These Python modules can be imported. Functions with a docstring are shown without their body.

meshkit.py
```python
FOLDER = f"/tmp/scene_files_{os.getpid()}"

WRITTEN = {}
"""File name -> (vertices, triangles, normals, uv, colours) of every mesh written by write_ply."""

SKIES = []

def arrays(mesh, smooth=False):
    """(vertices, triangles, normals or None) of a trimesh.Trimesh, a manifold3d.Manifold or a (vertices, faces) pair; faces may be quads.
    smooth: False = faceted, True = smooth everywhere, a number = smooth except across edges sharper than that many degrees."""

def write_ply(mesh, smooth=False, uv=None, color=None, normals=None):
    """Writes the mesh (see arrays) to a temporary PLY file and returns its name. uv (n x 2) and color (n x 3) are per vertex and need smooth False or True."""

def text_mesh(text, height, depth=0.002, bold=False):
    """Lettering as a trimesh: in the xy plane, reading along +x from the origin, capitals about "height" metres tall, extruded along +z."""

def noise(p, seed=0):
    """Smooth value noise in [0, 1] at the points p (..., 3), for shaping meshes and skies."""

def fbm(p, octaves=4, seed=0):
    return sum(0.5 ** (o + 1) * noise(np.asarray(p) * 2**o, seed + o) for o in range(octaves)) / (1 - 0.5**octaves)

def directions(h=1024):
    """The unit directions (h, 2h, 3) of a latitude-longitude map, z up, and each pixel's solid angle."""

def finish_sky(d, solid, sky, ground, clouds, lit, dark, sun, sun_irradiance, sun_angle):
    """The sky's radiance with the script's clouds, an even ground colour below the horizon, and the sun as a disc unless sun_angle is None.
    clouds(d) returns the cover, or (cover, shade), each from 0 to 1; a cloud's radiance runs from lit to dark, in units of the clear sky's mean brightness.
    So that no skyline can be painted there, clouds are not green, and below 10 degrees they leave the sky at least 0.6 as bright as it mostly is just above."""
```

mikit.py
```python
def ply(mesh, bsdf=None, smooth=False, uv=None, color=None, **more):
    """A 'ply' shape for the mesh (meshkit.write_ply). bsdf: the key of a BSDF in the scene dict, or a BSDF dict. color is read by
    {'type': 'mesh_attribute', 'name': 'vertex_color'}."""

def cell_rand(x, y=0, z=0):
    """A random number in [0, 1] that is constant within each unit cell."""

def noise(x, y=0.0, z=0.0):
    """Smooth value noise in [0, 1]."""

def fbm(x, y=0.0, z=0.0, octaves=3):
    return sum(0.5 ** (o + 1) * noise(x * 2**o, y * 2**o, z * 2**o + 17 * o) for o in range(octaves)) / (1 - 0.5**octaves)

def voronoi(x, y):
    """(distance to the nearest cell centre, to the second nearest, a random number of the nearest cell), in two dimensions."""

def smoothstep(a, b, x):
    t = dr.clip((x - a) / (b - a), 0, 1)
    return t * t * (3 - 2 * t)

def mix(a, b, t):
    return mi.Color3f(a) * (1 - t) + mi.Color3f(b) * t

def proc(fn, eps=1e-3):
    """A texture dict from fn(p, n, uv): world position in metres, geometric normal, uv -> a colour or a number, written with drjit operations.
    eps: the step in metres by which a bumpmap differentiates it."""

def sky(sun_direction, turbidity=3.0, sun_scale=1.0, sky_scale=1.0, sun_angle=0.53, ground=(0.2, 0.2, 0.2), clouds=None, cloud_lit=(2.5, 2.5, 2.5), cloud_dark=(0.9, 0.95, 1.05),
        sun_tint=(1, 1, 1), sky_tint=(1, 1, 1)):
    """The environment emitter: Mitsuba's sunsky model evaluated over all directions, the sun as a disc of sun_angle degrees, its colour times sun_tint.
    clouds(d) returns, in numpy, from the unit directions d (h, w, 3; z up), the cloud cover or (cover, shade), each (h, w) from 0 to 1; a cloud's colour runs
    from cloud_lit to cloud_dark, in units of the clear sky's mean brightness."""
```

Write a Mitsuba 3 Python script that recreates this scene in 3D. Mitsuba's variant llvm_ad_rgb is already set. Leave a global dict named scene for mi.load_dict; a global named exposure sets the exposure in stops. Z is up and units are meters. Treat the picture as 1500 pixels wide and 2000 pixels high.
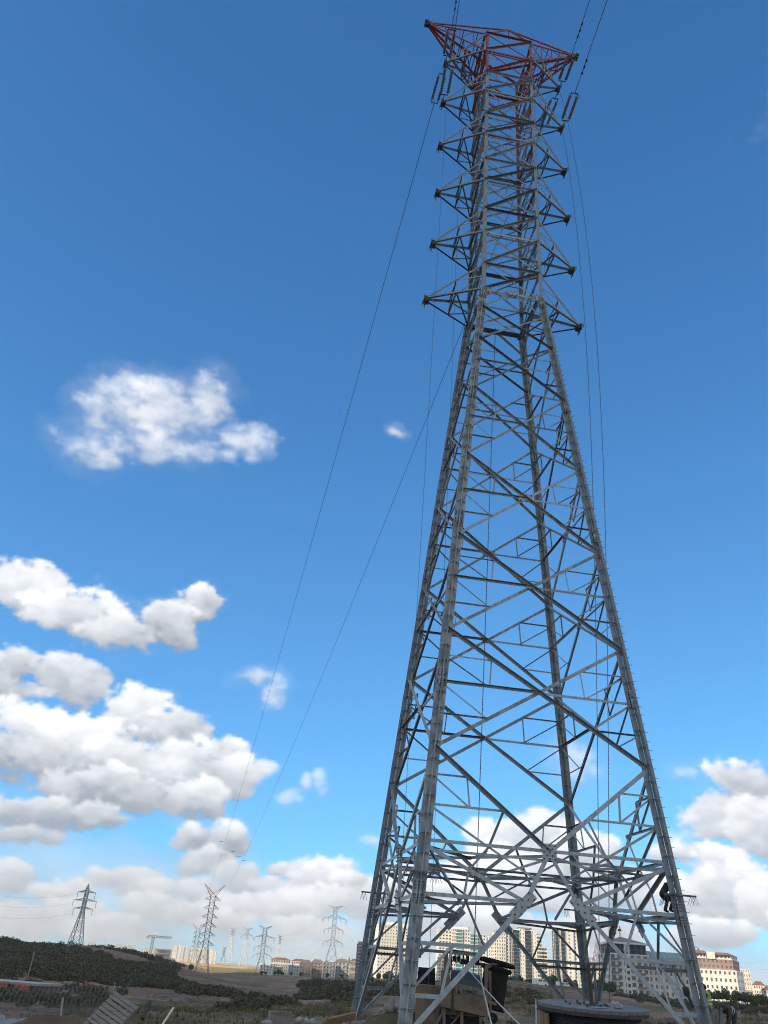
import math, random
import numpy as np, trimesh, manifold3d as m3
import drjit as dr, mitsuba as mi
import mikit, meshkit
from scipy.interpolate import LinearNDInterpolator

scene, labels = {}, {}
T = mi.ScalarTransform4f
R = np.array([0.98177177, -0.17889095, 0.06420459])
U = np.array([-0.14415667, -0.48071411, 0.8649467])
F = np.array([0.12386708, 0.85843577, 0.49773986])
EYE = np.array([-13.0713, -39.8686, 1.6])
FOC = 1573.2
# ------------------------------------------------------------------ camera, sky, sun, exposure
scene['camera'] = {'type': 'perspective', 'fov_axis': 'x', 'fov': 2 * math.degrees(math.atan(750 / FOC)),
                   'near_clip': 0.1, 'far_clip': 30000.0,
                   'to_world': T().look_at(origin=EYE.tolist(), target=(EYE + F).tolist(), up=U.tolist())}
SUN_AZ, SUN_EL = 238.0, 31.0          # degrees clockwise from +y; the sun stands behind the photographer's left shoulder
SUN = np.array([math.sin(math.radians(SUN_AZ)) * math.cos(math.radians(SUN_EL)), math.cos(math.radians(SUN_AZ)) * math.cos(math.radians(SUN_EL)), math.sin(math.radians(SUN_EL))])
# cumulus: azimuth, elevation, half width, half height (degrees), weight; the banks near the horizon go on all round
CUMULUS = [
    (-14.15, 33.61, 2.81, 1.81, 0.55),
    (-10.45, 34.33, 2.96, 1.86, 0.6),
    (-7.49, 36.03, 1.86, 1.54, 0.5),
    (-15.32, 30.45, 2.14, 1.05, 0.4),
    (-10.99, 31.87, 3.06, 1.42, 0.6),
    (-3.39, 33.32, 2.57, 1.41, 0.6),
    (-6.06, 31.96, 2.41, 0.97, 0.5),
    (-16.60, 20.68, 2.69, 1.75, 1),
    (-13.19, 19.54, 3.61, 1.78, 1),
    (-10.22, 18.89, 2.53, 1.38, 0.9),
    (-6.95, 20.31, 1.95, 1.42, 0.9),
    (-4.97, 21.86, 1.46, 1.38, 0.9),
    (-12.55, 15.94, 2.71, 1.43, 1),
    (-16.11, 15.77, 1.82, 1.24, 0.9),
    (-7.65, 13.89, 2.48, 1.77, 1.1),
    (-4.97, 13.41, 2.03, 1.62, 1),
    (-10.93, 11.00, 4.65, 2.14, 1.1),
    (-14.48, 11.26, 2.67, 2.10, 1.1),
    (-5.97, 10.84, 4.56, 1.94, 1.1),
    (-1.38, 11.84, 1.64, 1.45, 1),
    (-0.47, 10.95, 1.36, 1.28, 0.9),
    (-2.98, 9.25, 2.04, 1.25, 0.9),
    (-8.89, 9.22, 4.05, 1.27, 1),
    (-12.74, 7.22, 3.79, 0.98, 1),
    (-9.09, 7.41, 1.84, 0.77, 0.9),
    (-12.71, 5.99, 2.60, 0.57, 0.8),
    (-0.48, 17.25, 1.08, 0.58, 0.5),
    (1.18, 16.49, 0.87, 1.02, 0.5),
    (1.05, 11.42, 0.69, 0.58, 0.5),
    (3.43, 9.84, 0.75, 0.64, 0.45),
    (5.47, 10.92, 0.56, 0.65, 0.4),
    (4.28, 10.82, 0.49, 0.45, 0.35),
    (-2.69, 6.78, 1.35, 0.96, 0.9),
    (-0.52, 6.61, 1.37, 1.27, 1),
    (-1.48, 5.52, 1.61, 0.83, 0.9),
    (19.26, 8.11, 3.64, 1.91, 1.1),
    (16.93, 6.93, 1.99, 1.22, 0.9),
    (22.79, 12.63, 1.69, 1.35, 0.5),
    (23.12, 7.20, 2.23, 1.80, 0.9),
    (32.88, 11.54, 2.09, 1.86, 1.2),
    (31.31, 9.99, 2.16, 1.34, 1),
    (33.61, 9.61, 2.03, 1.80, 1.1),
    (29.77, 12.30, 1.07, 0.62, 0.5),
    (28.46, 7.71, 1.89, 0.76, 0.8),
    (30.90, 6.99, 1.93, 1.20, 0.8),
    (27.94, 8.53, 1.23, 0.89, 0.4),
    (9.01, 35.79, 0.62, 0.32, 0.3),
    (8.99, 7.55, 0.85, 0.44, 0.5),
    (-13.09, 3.67, 1.68, 1.03, 1),
    (-9.25, 3.01, 1.52, 0.72, 1),
    (-1.53, 3.94, 1.26, 0.75, 1),
    (-4.29, 2.65, 2.14, 0.84, 1),
    (2.58, 3.46, 1.93, 0.87, 1),
    (6.28, 4.02, 1.96, 0.88, 1),
    (8.00, 5.12, 1.46, 0.72, 1),
    (0.19, 2.28, 1.89, 0.68, 1),
    (-7.08, 1.46, 2.36, 0.65, 1),
    (5.33, 2.21, 2.56, 0.74, 1),
    (-10.38, 2.80, 1.32, 0.55, 1),
    (-8.71, 2.02, 2.33, 0.92, 1),
    (-7.34, 3.92, 1.20, 0.57, 1),
    (-5.65, 3.95, 1.90, 1.03, 1),
    (-3.81, 3.70, 1.24, 0.69, 1),
    (-11.74, 1.37, 2.51, 0.79, 1),
    (-1.89, 2.41, 1.86, 0.73, 1),
    (0.76, 4.78, 1.81, 1.12, 1),
    (2.77, 4.51, 1.50, 0.77, 1),
    (3.81, 5.61, 1.58, 0.48, 0.8),
    (6.32, 5.31, 2.48, 1.02, 1),
    (0.55, 3.02, 1.90, 0.86, 1),
    (4.39, 3.30, 2.91, 1.16, 1),
    (8.42, 4.02, 1.97, 1.00, 1),
    (9.86, 4.71, 1.65, 0.89, 1),
    (11.82, 5.28, 1.99, 1.32, 1),
    (14.31, 4.83, 1.97, 1.01, 1),
    (16.60, 5.85, 2.95, 1.50, 1),
    (19.21, 5.84, 2.91, 1.49, 1.1),
    (21.73, 5.08, 1.90, 0.87, 1),
    (24.26, 5.48, 2.49, 1.28, 1),
    (26.91, 6.02, 1.52, 0.75, 1),
    (16.28, 3.34, 3.85, 1.04, 1),
    (22.88, 3.28, 2.77, 0.84, 1),
    (28.79, 5.37, 1.78, 1.24, 1),
    (31.31, 5.79, 2.30, 1.40, 1),
    (33.21, 5.24, 1.67, 1.37, 1),
    (30.29, 3.51, 2.28, 0.81, 1),
]
def clouds(d):
    """Cumulus heads laid over one another from the top of the sky to the horizon; each is a noisy ball, white above and grey below."""
    az = np.degrees(np.arctan2(d[..., 0], d[..., 1])); el = np.degrees(np.arcsin(np.clip(d[..., 2], -1, 1)))
    q = np.stack([d[..., 0], d[..., 1], d[..., 2] * 1.25], -1)
    def billow(f, octs, seed):                                   # rounded bulges with creases between
        s, w = 0, 0
        for o in range(octs): s = s + np.abs(2 * meshkit.noise(q * f * 2 ** o + 7 * o, seed + o) - 1) * .62 ** o; w += .62 ** o
        return s / w - .37
    b1, b2 = billow(11, 6, 3), billow(42, 4, 30)
    n1 = meshkit.fbm(q * 16 + 5, 5, 3) - .5; n2 = meshkit.fbm(q * 70 + 15, 3, 44) - .5; n3 = meshkit.fbm(q * 7 + 2, 5, 12) - .5
    k = np.clip(el / 14, .42, 1)
    wx, wy = (meshkit.fbm(q * 20 + 30, 5, 21) - .5) * 2.6 * k, (meshkit.fbm(q * 20 + 60, 5, 22) - .5) * 2.2 * k
    A, E = az + wx, el + wy
    rough = n1 * .95 + b1 * 1.2 + b2 * .95 + n2 * .75
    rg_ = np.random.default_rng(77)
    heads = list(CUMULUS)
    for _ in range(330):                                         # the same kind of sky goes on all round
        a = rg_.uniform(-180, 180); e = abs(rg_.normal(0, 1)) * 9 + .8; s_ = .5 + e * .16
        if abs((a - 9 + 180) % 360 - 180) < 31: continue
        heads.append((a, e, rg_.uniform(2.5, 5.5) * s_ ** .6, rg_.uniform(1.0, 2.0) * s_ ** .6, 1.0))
    for _ in range(60):  # extra high cloud outside the view, added to whiten the sky light
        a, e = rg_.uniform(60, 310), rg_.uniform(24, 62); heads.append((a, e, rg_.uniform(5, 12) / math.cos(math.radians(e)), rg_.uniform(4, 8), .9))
    cover, shade = np.zeros(az.shape), np.zeros(az.shape)
    for ca, ce, ra, re, w in sorted(heads, key=lambda h: -h[1]):
        rows = np.nonzero(np.abs(el[:, 0] - ce) < 2.2 * re + 2.5)[0]
        if not len(rows): continue
        r0, r1 = rows[0], rows[-1] + 1
        da = (A[r0:r1] - ca + 180) % 360 - 180; m = np.abs(da) < 2.2 * ra + 3; cols = np.nonzero(m.any(0))[0]
        u, v = da[:, cols] / ra, (E[r0:r1][:, cols] - ce) / re
        thin = w < .7; g = rough[r0:r1][:, cols] * (.55 if thin else 1) + (n1[r0:r1][:, cols] * .7 if thin else 0)
        f = min(w, 1) * (1 - (u * u + v * v) / 1.45) + g
        c = np.clip((f + .22) / (.85 if thin else .46), 0, 1); c = c * c * (3 - 2 * c) * (.74 if thin else .97)
        wisp = np.clip((f + .75) / 1.2, 0, 1) * np.clip(n3[r0:r1][:, cols] * 4 + .4, 0, 1) * (.2 if thin else .16); c = np.maximum(c, wisp)
        s = np.clip((.34 if thin else .47) - v * .40 + u * .10 - g * .30 + n3[r0:r1][:, cols] * .9 - n2[r0:r1][:, cols] * .2, 0, 1) * (.6 if thin else 1)  # sunlit tops and shaded bases painted into each head by height
        C, S = cover[r0:r1], shade[r0:r1]
        S[:, cols] = np.where(C[:, cols] + c > 1e-4, (S[:, cols] * C[:, cols] * (1 - c) + s * c) / np.maximum(C[:, cols] * (1 - c) + c, 1e-4), 0); C[:, cols] = 1 - (1 - C[:, cols]) * (1 - c)
    veil = np.clip(1.2 - np.abs(el - 1.4) / 3.6 + n3 * 2.2 + n1 * .8, 0, 1) * .72; s = np.clip(.62 + n1 * .9 - n3 * .8, 0, 1)      # grey bases far off
    shade = (shade * cover * (1 - veil) + s * veil) / np.maximum(cover * (1 - veil) + veil, 1e-4); cover = 1 - (1 - cover) * (1 - veil)
    return cover, shade
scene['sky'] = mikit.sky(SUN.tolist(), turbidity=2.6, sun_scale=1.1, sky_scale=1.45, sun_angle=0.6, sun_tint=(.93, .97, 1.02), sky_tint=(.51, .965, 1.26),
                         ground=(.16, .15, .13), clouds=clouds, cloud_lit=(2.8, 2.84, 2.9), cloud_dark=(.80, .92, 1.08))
exposure = 1.85

# ------------------------------------------------------------------ helpers
ORD = 'first second third fourth fifth sixth seventh eighth ninth tenth eleventh twelfth thirteenth fourteenth fifteenth sixteenth seventeenth eighteenth'.split()
taken = set()
def key(name, parent=None):
    base = (parent + '__' if parent else '') + name
    k, i = base, 0
    while k in taken:
        i += 1; k = f'{base}_{i:03d}'
    taken.add(k)
    return k
def note(k, label=None, cat=None, group=None, kind=None):
    d = {a: b for a, b in (('label', label), ('category', cat), ('group', group), ('kind', kind)) if b}
    if d: labels[k] = d
    return k
def thing(name, label, cat, group=None):
    return note(key(name), label, cat, group)
def add(name, mesh, mat, parent=None, label=None, cat=None, group=None, kind=None, smooth=False, **more):
    k = key(name, parent)
    scene[k] = mikit.ply(mesh, 'mat_' + mat, smooth=smooth, **more)
    return note(k, label, cat, group, kind)
def put(name, shape, parent=None, to=None, kind=None):          # another copy of a ply dict
    k = key(name, parent)
    scene[k] = {**shape, 'to_world': to} if to is not None else dict(shape)
    if kind: labels[k] = {'kind': kind}
    return k
class MB:
    def __init__(s): s.v, s.f, s.n = [], [], 0
    def add(s, v, f):
        s.v.append(np.asarray(v, float)); s.f.append(np.asarray(f, int) + s.n); s.n += len(v); return s
    def mesh(s, m):
        return s.add(m.vertices, m.faces)
    def out(s): return (np.vstack(s.v), np.vstack(s.f))
BOXF = np.array([[0, 2, 3], [0, 3, 1], [4, 5, 7], [4, 7, 6], [0, 1, 5], [0, 5, 4], [2, 6, 7], [2, 7, 3], [0, 4, 6], [0, 6, 2], [1, 3, 7], [1, 7, 5]])
def boxv(c, h, ax=None):
    s = np.array([[x, y, z] for x in (-1, 1) for y in (-1, 1) for z in (-1, 1)], float) * np.asarray(h, float)
    if ax is not None: s = s @ np.asarray(ax)                    # rows of ax: the box's own x, y, z
    return s + np.asarray(c, float)
def unit(v): v = np.asarray(v, float); return v / np.linalg.norm(v)
def box(b, c, h, ax=None): return b.add(boxv(c, h, ax), BOXF)
def rotz(a): c, s = math.cos(a), math.sin(a); return np.array([[c, s, 0], [-s, c, 0], [0, 0, 1.0]])
def bar(b, p, q, w, h=None, up=(0, 0, 1)):
    p, q = np.asarray(p, float), np.asarray(q, float); z = q - p; L = np.linalg.norm(z); z = z / L
    x = np.cross(up, z)
    if np.linalg.norm(x) < .05: x = np.cross((1, 0, 0), z)
    x = unit(x); y = np.cross(z, x)
    return box(b, (p + q) / 2, (w / 2, (h or w) / 2, L / 2), (x, y, z))
def angle(b, p, q, w, n1, n2, t=None):
    """A rolled steel angle: heel along p-q, one flange along n1, the other along n2."""
    p, q = np.asarray(p, float), np.asarray(q, float); z = unit(q - p)
    a = np.asarray(n1, float); a = unit(a - (a @ z) * z)
    c = np.asarray(n2, float); c = c - (c @ z) * z - (c @ a) * a; c = unit(c)
    t = t or max(.012, w * .1)
    s = np.array([(0, 0), (w, 0), (w, t), (t, t), (t, w), (0, w)])
    o = s[:, :1] * a + s[:, 1:] * c
    v = np.vstack([p + o, q + o]); f = []
    for i in range(6):
        j = (i + 1) % 6; f += [[i, j, j + 6], [i, j + 6, i + 6]]
    f += [[0, 3, 1], [1, 3, 2], [0, 4, 3], [0, 5, 4]]; f += [[x + 6 for x in (g[0], g[2], g[1])] for g in f[-4:]]
    if np.cross(a, c) @ z < 0: f = [g[::-1] for g in f]
    return b.add(v, f)
def tube(b, pts, r, n=6):
    pts = np.asarray(pts, float); tan = np.gradient(pts, axis=0); rings = []
    for p, t in zip(pts, tan):
        t = unit(t); x = np.cross(t, (0, 0, 1) if abs(t[2]) < .9 else (1, 0, 0)); x = unit(x); y = np.cross(t, x)
        a = np.arange(n) / n * 2 * np.pi
        rings.append(p + r * (np.cos(a)[:, None] * x + np.sin(a)[:, None] * y))
    f = []
    for i in range(len(pts) - 1):
        for j in range(n):
            k = (j + 1) % n
            f += [[i * n + j, i * n + k, i * n + n + k], [i * n + j, i * n + n + k, i * n + n + j]]
    return b.add(np.vstack(rings), f)
def lathe(b, prof, p, ax=(0, 0, 1), n=20):
    ax = unit(ax); x = unit(np.cross(ax, (0, 0, 1) if abs(ax[2]) < .9 else (1, 0, 0))); y = np.cross(ax, x)
    a = np.arange(n) / n * 2 * np.pi
    v = np.vstack([np.asarray(p) + h * ax + r * (np.cos(a)[:, None] * x + np.sin(a)[:, None] * y) for r, h in prof]); f = []
    for i in range(len(prof) - 1):
        for j in range(n):
            k = (j + 1) % n
            f += [[i * n + j, i * n + k, i * n + n + k], [i * n + j, i * n + n + k, i * n + n + j]]
    return b.add(v, f)
def one(fn, *a, **k):
    b = MB(); fn(b, *a, **k); return b.out()
def at(px, py, dist):
    """The point seen at a place of the photograph, at a horizontal distance in metres from the photographer."""
    d = F + R * (px - 750) / FOC - U * (py - 1000) / FOC
    return EYE + d / math.hypot(d[0], d[1]) * dist
def upto(px, py, p):
    """Height at which the vertical line through p is seen at row py."""
    return at(px, py, math.hypot(p[0] - EYE[0], p[1] - EYE[1]))[2]

# ------------------------------------------------------------------ materials
def mat(k, fn=None, rough=.7, spec=.5, metal=0.0, bump=None, col=None, **more):
    base = mikit.proc(fn) if fn else {'type': 'rgb', 'value': list(col)}
    d = {'type': 'principled', 'base_color': base, 'roughness': rough, 'specular': spec, 'metallic': metal, **more}
    if bump: d = {'type': 'bumpmap', 'arbitrary': mikit.proc(bump[0], eps=bump[2] if len(bump) > 2 else .01), 'scale': bump[1], 'bsdf': d}
    scene['mat_' + k] = {'type': 'twosided', 'bsdf': d}
nz, fb, vo, mx, ss = mikit.noise, mikit.fbm, mikit.voronoi, mikit.mix, mikit.smoothstep
def steel(base, dark, k):
    def fn(p, n, uv):
        a = fb(p.x * 9 + k, p.y * 9, p.z * 3, 3); c = nz(p.x * 40, p.y * 40 + k, p.z * 28); r = fb(p.x * 2.2 + k, p.y * 2.2, p.z * .7 + 5, 4)
        s = mx(mx(base, dark, ss(.35, .75, a)), [x * .72 for x in dark], ss(.66, .9, c) * .6)
        return mx(s, (.20, .15, .11), ss(.66, .8, r) * .45)
    return fn
mat('galvanised_pale', steel((.40, .445, .465), (.305, .34, .36), 1.), .48, .5, .15)
mat('galvanised_grey', steel((.27, .305, .325), (.20, .228, .243), 7.), .5, .5, .15)
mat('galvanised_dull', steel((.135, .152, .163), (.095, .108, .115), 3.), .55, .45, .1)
mat('galvanised_mottled', lambda p, n, uv: mx((.35, .385, .395), (.20, .222, .232), ss(.38, .62, fb(p.x * 4, p.y * 4, p.z * 1.4, 4))), .5, .5, .1)
mat('red_paint', lambda p, n, uv: mx((.36, .085, .068), (.26, .062, .052), fb(p.x * 5, p.y * 5, p.z * 2, 3)), .55, .4)
mat('bolt_steel', col=(.07, .072, .075), rough=.5, metal=.3)
mat('dark_iron', lambda p, n, uv: mx((.035, .033, .032), (.07, .055, .045), fb(p.x * 8, p.y * 8, p.z * 8, 3)), .6)
mat('wire', col=(.05, .052, .06), rough=.5, metal=.2)
mat('glass_disc', col=(.10, .13, .14), rough=.12, spec=.6)
def soil(p, n, uv):
    a = fb(p.x * .05, p.y * .05, 0, 4); c = fb(p.x * .9, p.y * .9, p.z, 3); g = fb(p.x * .018 + 4, p.y * .018, 0, 4)
    h = fb(p.x * .14 + 9, p.y * .14 + 3, 0, 4)
    s = mx((.145, .102, .074), (.215, .15, .106), ss(.3, .75, a))
    s = mx(s, (.085, .066, .053), ss(.52, .8, c) * .65)
    s = mx(s, mx((.045, .052, .026), (.13, .115, .06), nz(p.x * .7, p.y * .7)), ss(.52, .62, h * .6 + g * .4) * .85)
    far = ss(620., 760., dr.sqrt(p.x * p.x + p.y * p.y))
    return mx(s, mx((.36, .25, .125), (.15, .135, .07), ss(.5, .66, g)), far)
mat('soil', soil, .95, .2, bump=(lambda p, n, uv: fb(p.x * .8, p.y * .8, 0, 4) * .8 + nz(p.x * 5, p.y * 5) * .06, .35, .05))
mat('scrub_leaf', lambda p, n, uv: mx((.060, .064, .034), (.13, .115, .07), fb(p.x * .12, p.y * .35, p.z * .5, 3)), 1.0, .04)
mat('tree_leaf', lambda p, n, uv: mx((.035, .06, .016), (.095, .12, .04), nz(p.x * .8, p.y * .8, p.z * .9)), 1.0, .05)
mat('dry_grass_mat', lambda p, n, uv: mx((.17, .14, .07), (.085, .09, .035), fb(p.x * .12, p.y * .12, 0, 3)), .9, .2)
mat('bark', col=(.10, .075, .055), rough=.9)
mat('asphalt', lambda p, n, uv: mx((.10, .098, .095), (.16, .15, .14), fb(p.x * .2, p.y * .2, 0, 3)), .9)
mat('concrete', lambda p, n, uv: mx((.36, .35, .33), (.25, .24, .225), fb(p.x * .6, p.y * .6, p.z * .6, 4)), .85)
mat('concrete_brown', lambda p, n, uv: mx((.19, .145, .115), (.09, .07, .06), fb(p.x * 2, p.y * 2, p.z * 2, 4)), .9)
def plaster(c, k=0.0, amt=.82):
    def fn(p, n, uv):
        a = fb(p.x * .22 + k, p.y * .22, p.z * .12, 4); s = nz(p.x * 1.4 + k, p.y * 1.4, p.z * .16)
        return mx(c, [x * amt for x in c], ss(.42, .8, a * .65 + s * .35))
    return fn
for k, c in (('plaster_white', (.70, .68, .62)), ('plaster_cream', (.63, .60, .525)), ('plaster_grey', (.47, .47, .46)), ('plaster_pink', (.42, .33, .295)), ('plaster_russet', (.33, .235, .205)), ('plaster_brown', (.25, .21, .195)),
             ('plaster_sand', (.68, .63, .54)), ('stone_white', (.73, .72, .68)), ('plaster_mauve', (.20, .135, .125))):
    mat(k, plaster(c, len(k) * 1.7), .85, .3)
mat('pane', lambda p, n, uv: mx((.06, .07, .08), (.17, .18, .18), mikit.cell_rand(p.x * .5, p.y * .5, p.z * .34)), .12, .6)
mat('teal_glass', lambda p, n, uv: mx((.05, .17, .22), (.09, .25, .30), mikit.cell_rand(p.x * .6, p.y * .6, p.z * .33)), .15, .6)
mat('blue_glass', lambda p, n, uv: mx((.022, .036, .048), (.038, .054, .068), mikit.cell_rand(p.x * .6, p.y * .6, p.z * .33)), .3, .2)
mat('green_glass', col=(.22, .29, .265), rough=.6, spec=.3)
mat('roof_tile', lambda p, n, uv: mx((.23, .10, .07), (.15, .07, .05), fb(p.x * 1.2, p.y * 1.2, p.z * 1.2, 3)), .85)
mat('roof_grey', col=(.17, .16, .155), rough=.85)
mat('white_paint', col=(.78, .77, .74), rough=.5)
def wood(c1, c2, s=1.0):
    def fn(p, n, uv):
        g = fb(p.x * 3 * s, p.y * 3 * s, p.z * 22 * s, 3); b = nz(p.x * 30 * s, p.y * 30 * s, p.z * 30 * s)
        return mx(mx(c1, c2, g), [x * .5 for x in c2], ss(.7, .95, b) * .6)
    return fn
mat('weathered_wood', wood((.30, .275, .24), (.17, .15, .13)), .85, .2)
mat('reel_wood', wood((.19, .198, .21), (.11, .115, .122)), .75, .3)
mat('raw_wood', wood((.30, .19, .10), (.20, .12, .065)), .85, .2)
mat('cable_black', col=(.028, .028, .03), rough=.55)
mat('machine_tan', lambda p, n, uv: mx((.24, .165, .11), (.13, .088, .06), ss(.4, .8, fb(p.x * 2.5, p.y * 2.5, p.z * 2.5, 4))), .6)
mat('machine_dark', lambda p, n, uv: mx((.012, .012, .013), (.03, .026, .023), fb(p.x * 5, p.y * 5, p.z * 5, 3)), .8, .2)
mat('engine_slat', col=(.06, .065, .085), rough=.4)
mat('brick_orange', col=(.40, .15, .075), rough=.9)
mat('plastic_sheet', lambda p, n, uv: mx((.36, .38, .39), (.18, .21, .24), fb(p.x * 2, p.y * 2, p.z * 2, 3)), .35)
mat('rope', col=(.10, .10, .11), rough=.9)
mat('pale_rope', col=(.45, .45, .43), rough=.9)
mat('skin', col=(.36, .21, .14), rough=.6)
mat('hair', col=(.02, .017, .015), rough=.7)
mat('hivis', lambda p, n, uv: mx((.36, .50, .09), (.27, .38, .07), nz(p.x * 14, p.y * 14, p.z * 14)), .7)
mat('dark_cloth', lambda p, n, uv: mx((.022, .023, .028), (.045, .043, .045), nz(p.x * 18, p.y * 18, p.z * 18)), .9)
mat('brown_cloth', lambda p, n, uv: mx((.06, .045, .035), (.095, .07, .055), nz(p.x * 18, p.y * 18, p.z * 18)), .9)
mat('black_rubber', col=(.018, .018, .018), rough=.8)
mat('reflective_tape', col=(.62, .62, .58), rough=.35)
mat('helmet_white', col=(.65, .64, .60), rough=.35)
mat('tower_paint_white', col=(.66, .66, .63), rough=.6)
mat('tower_paint_red', col=(.27, .16, .14), rough=.6)
mat('pylon_dark', col=(.10, .105, .11), rough=.6)
mat('reel_edge', lambda p, n, uv: mx((.085, .062, .05), (.04, .032, .028), nz(p.x * 9, p.y * 9, p.z * 9)), .85)
mat('fence_wire', col=(.12, .13, .135), rough=.6)
mat('vapour', col=(.9, .9, .9), rough=1.0, spec=0.0)
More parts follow.
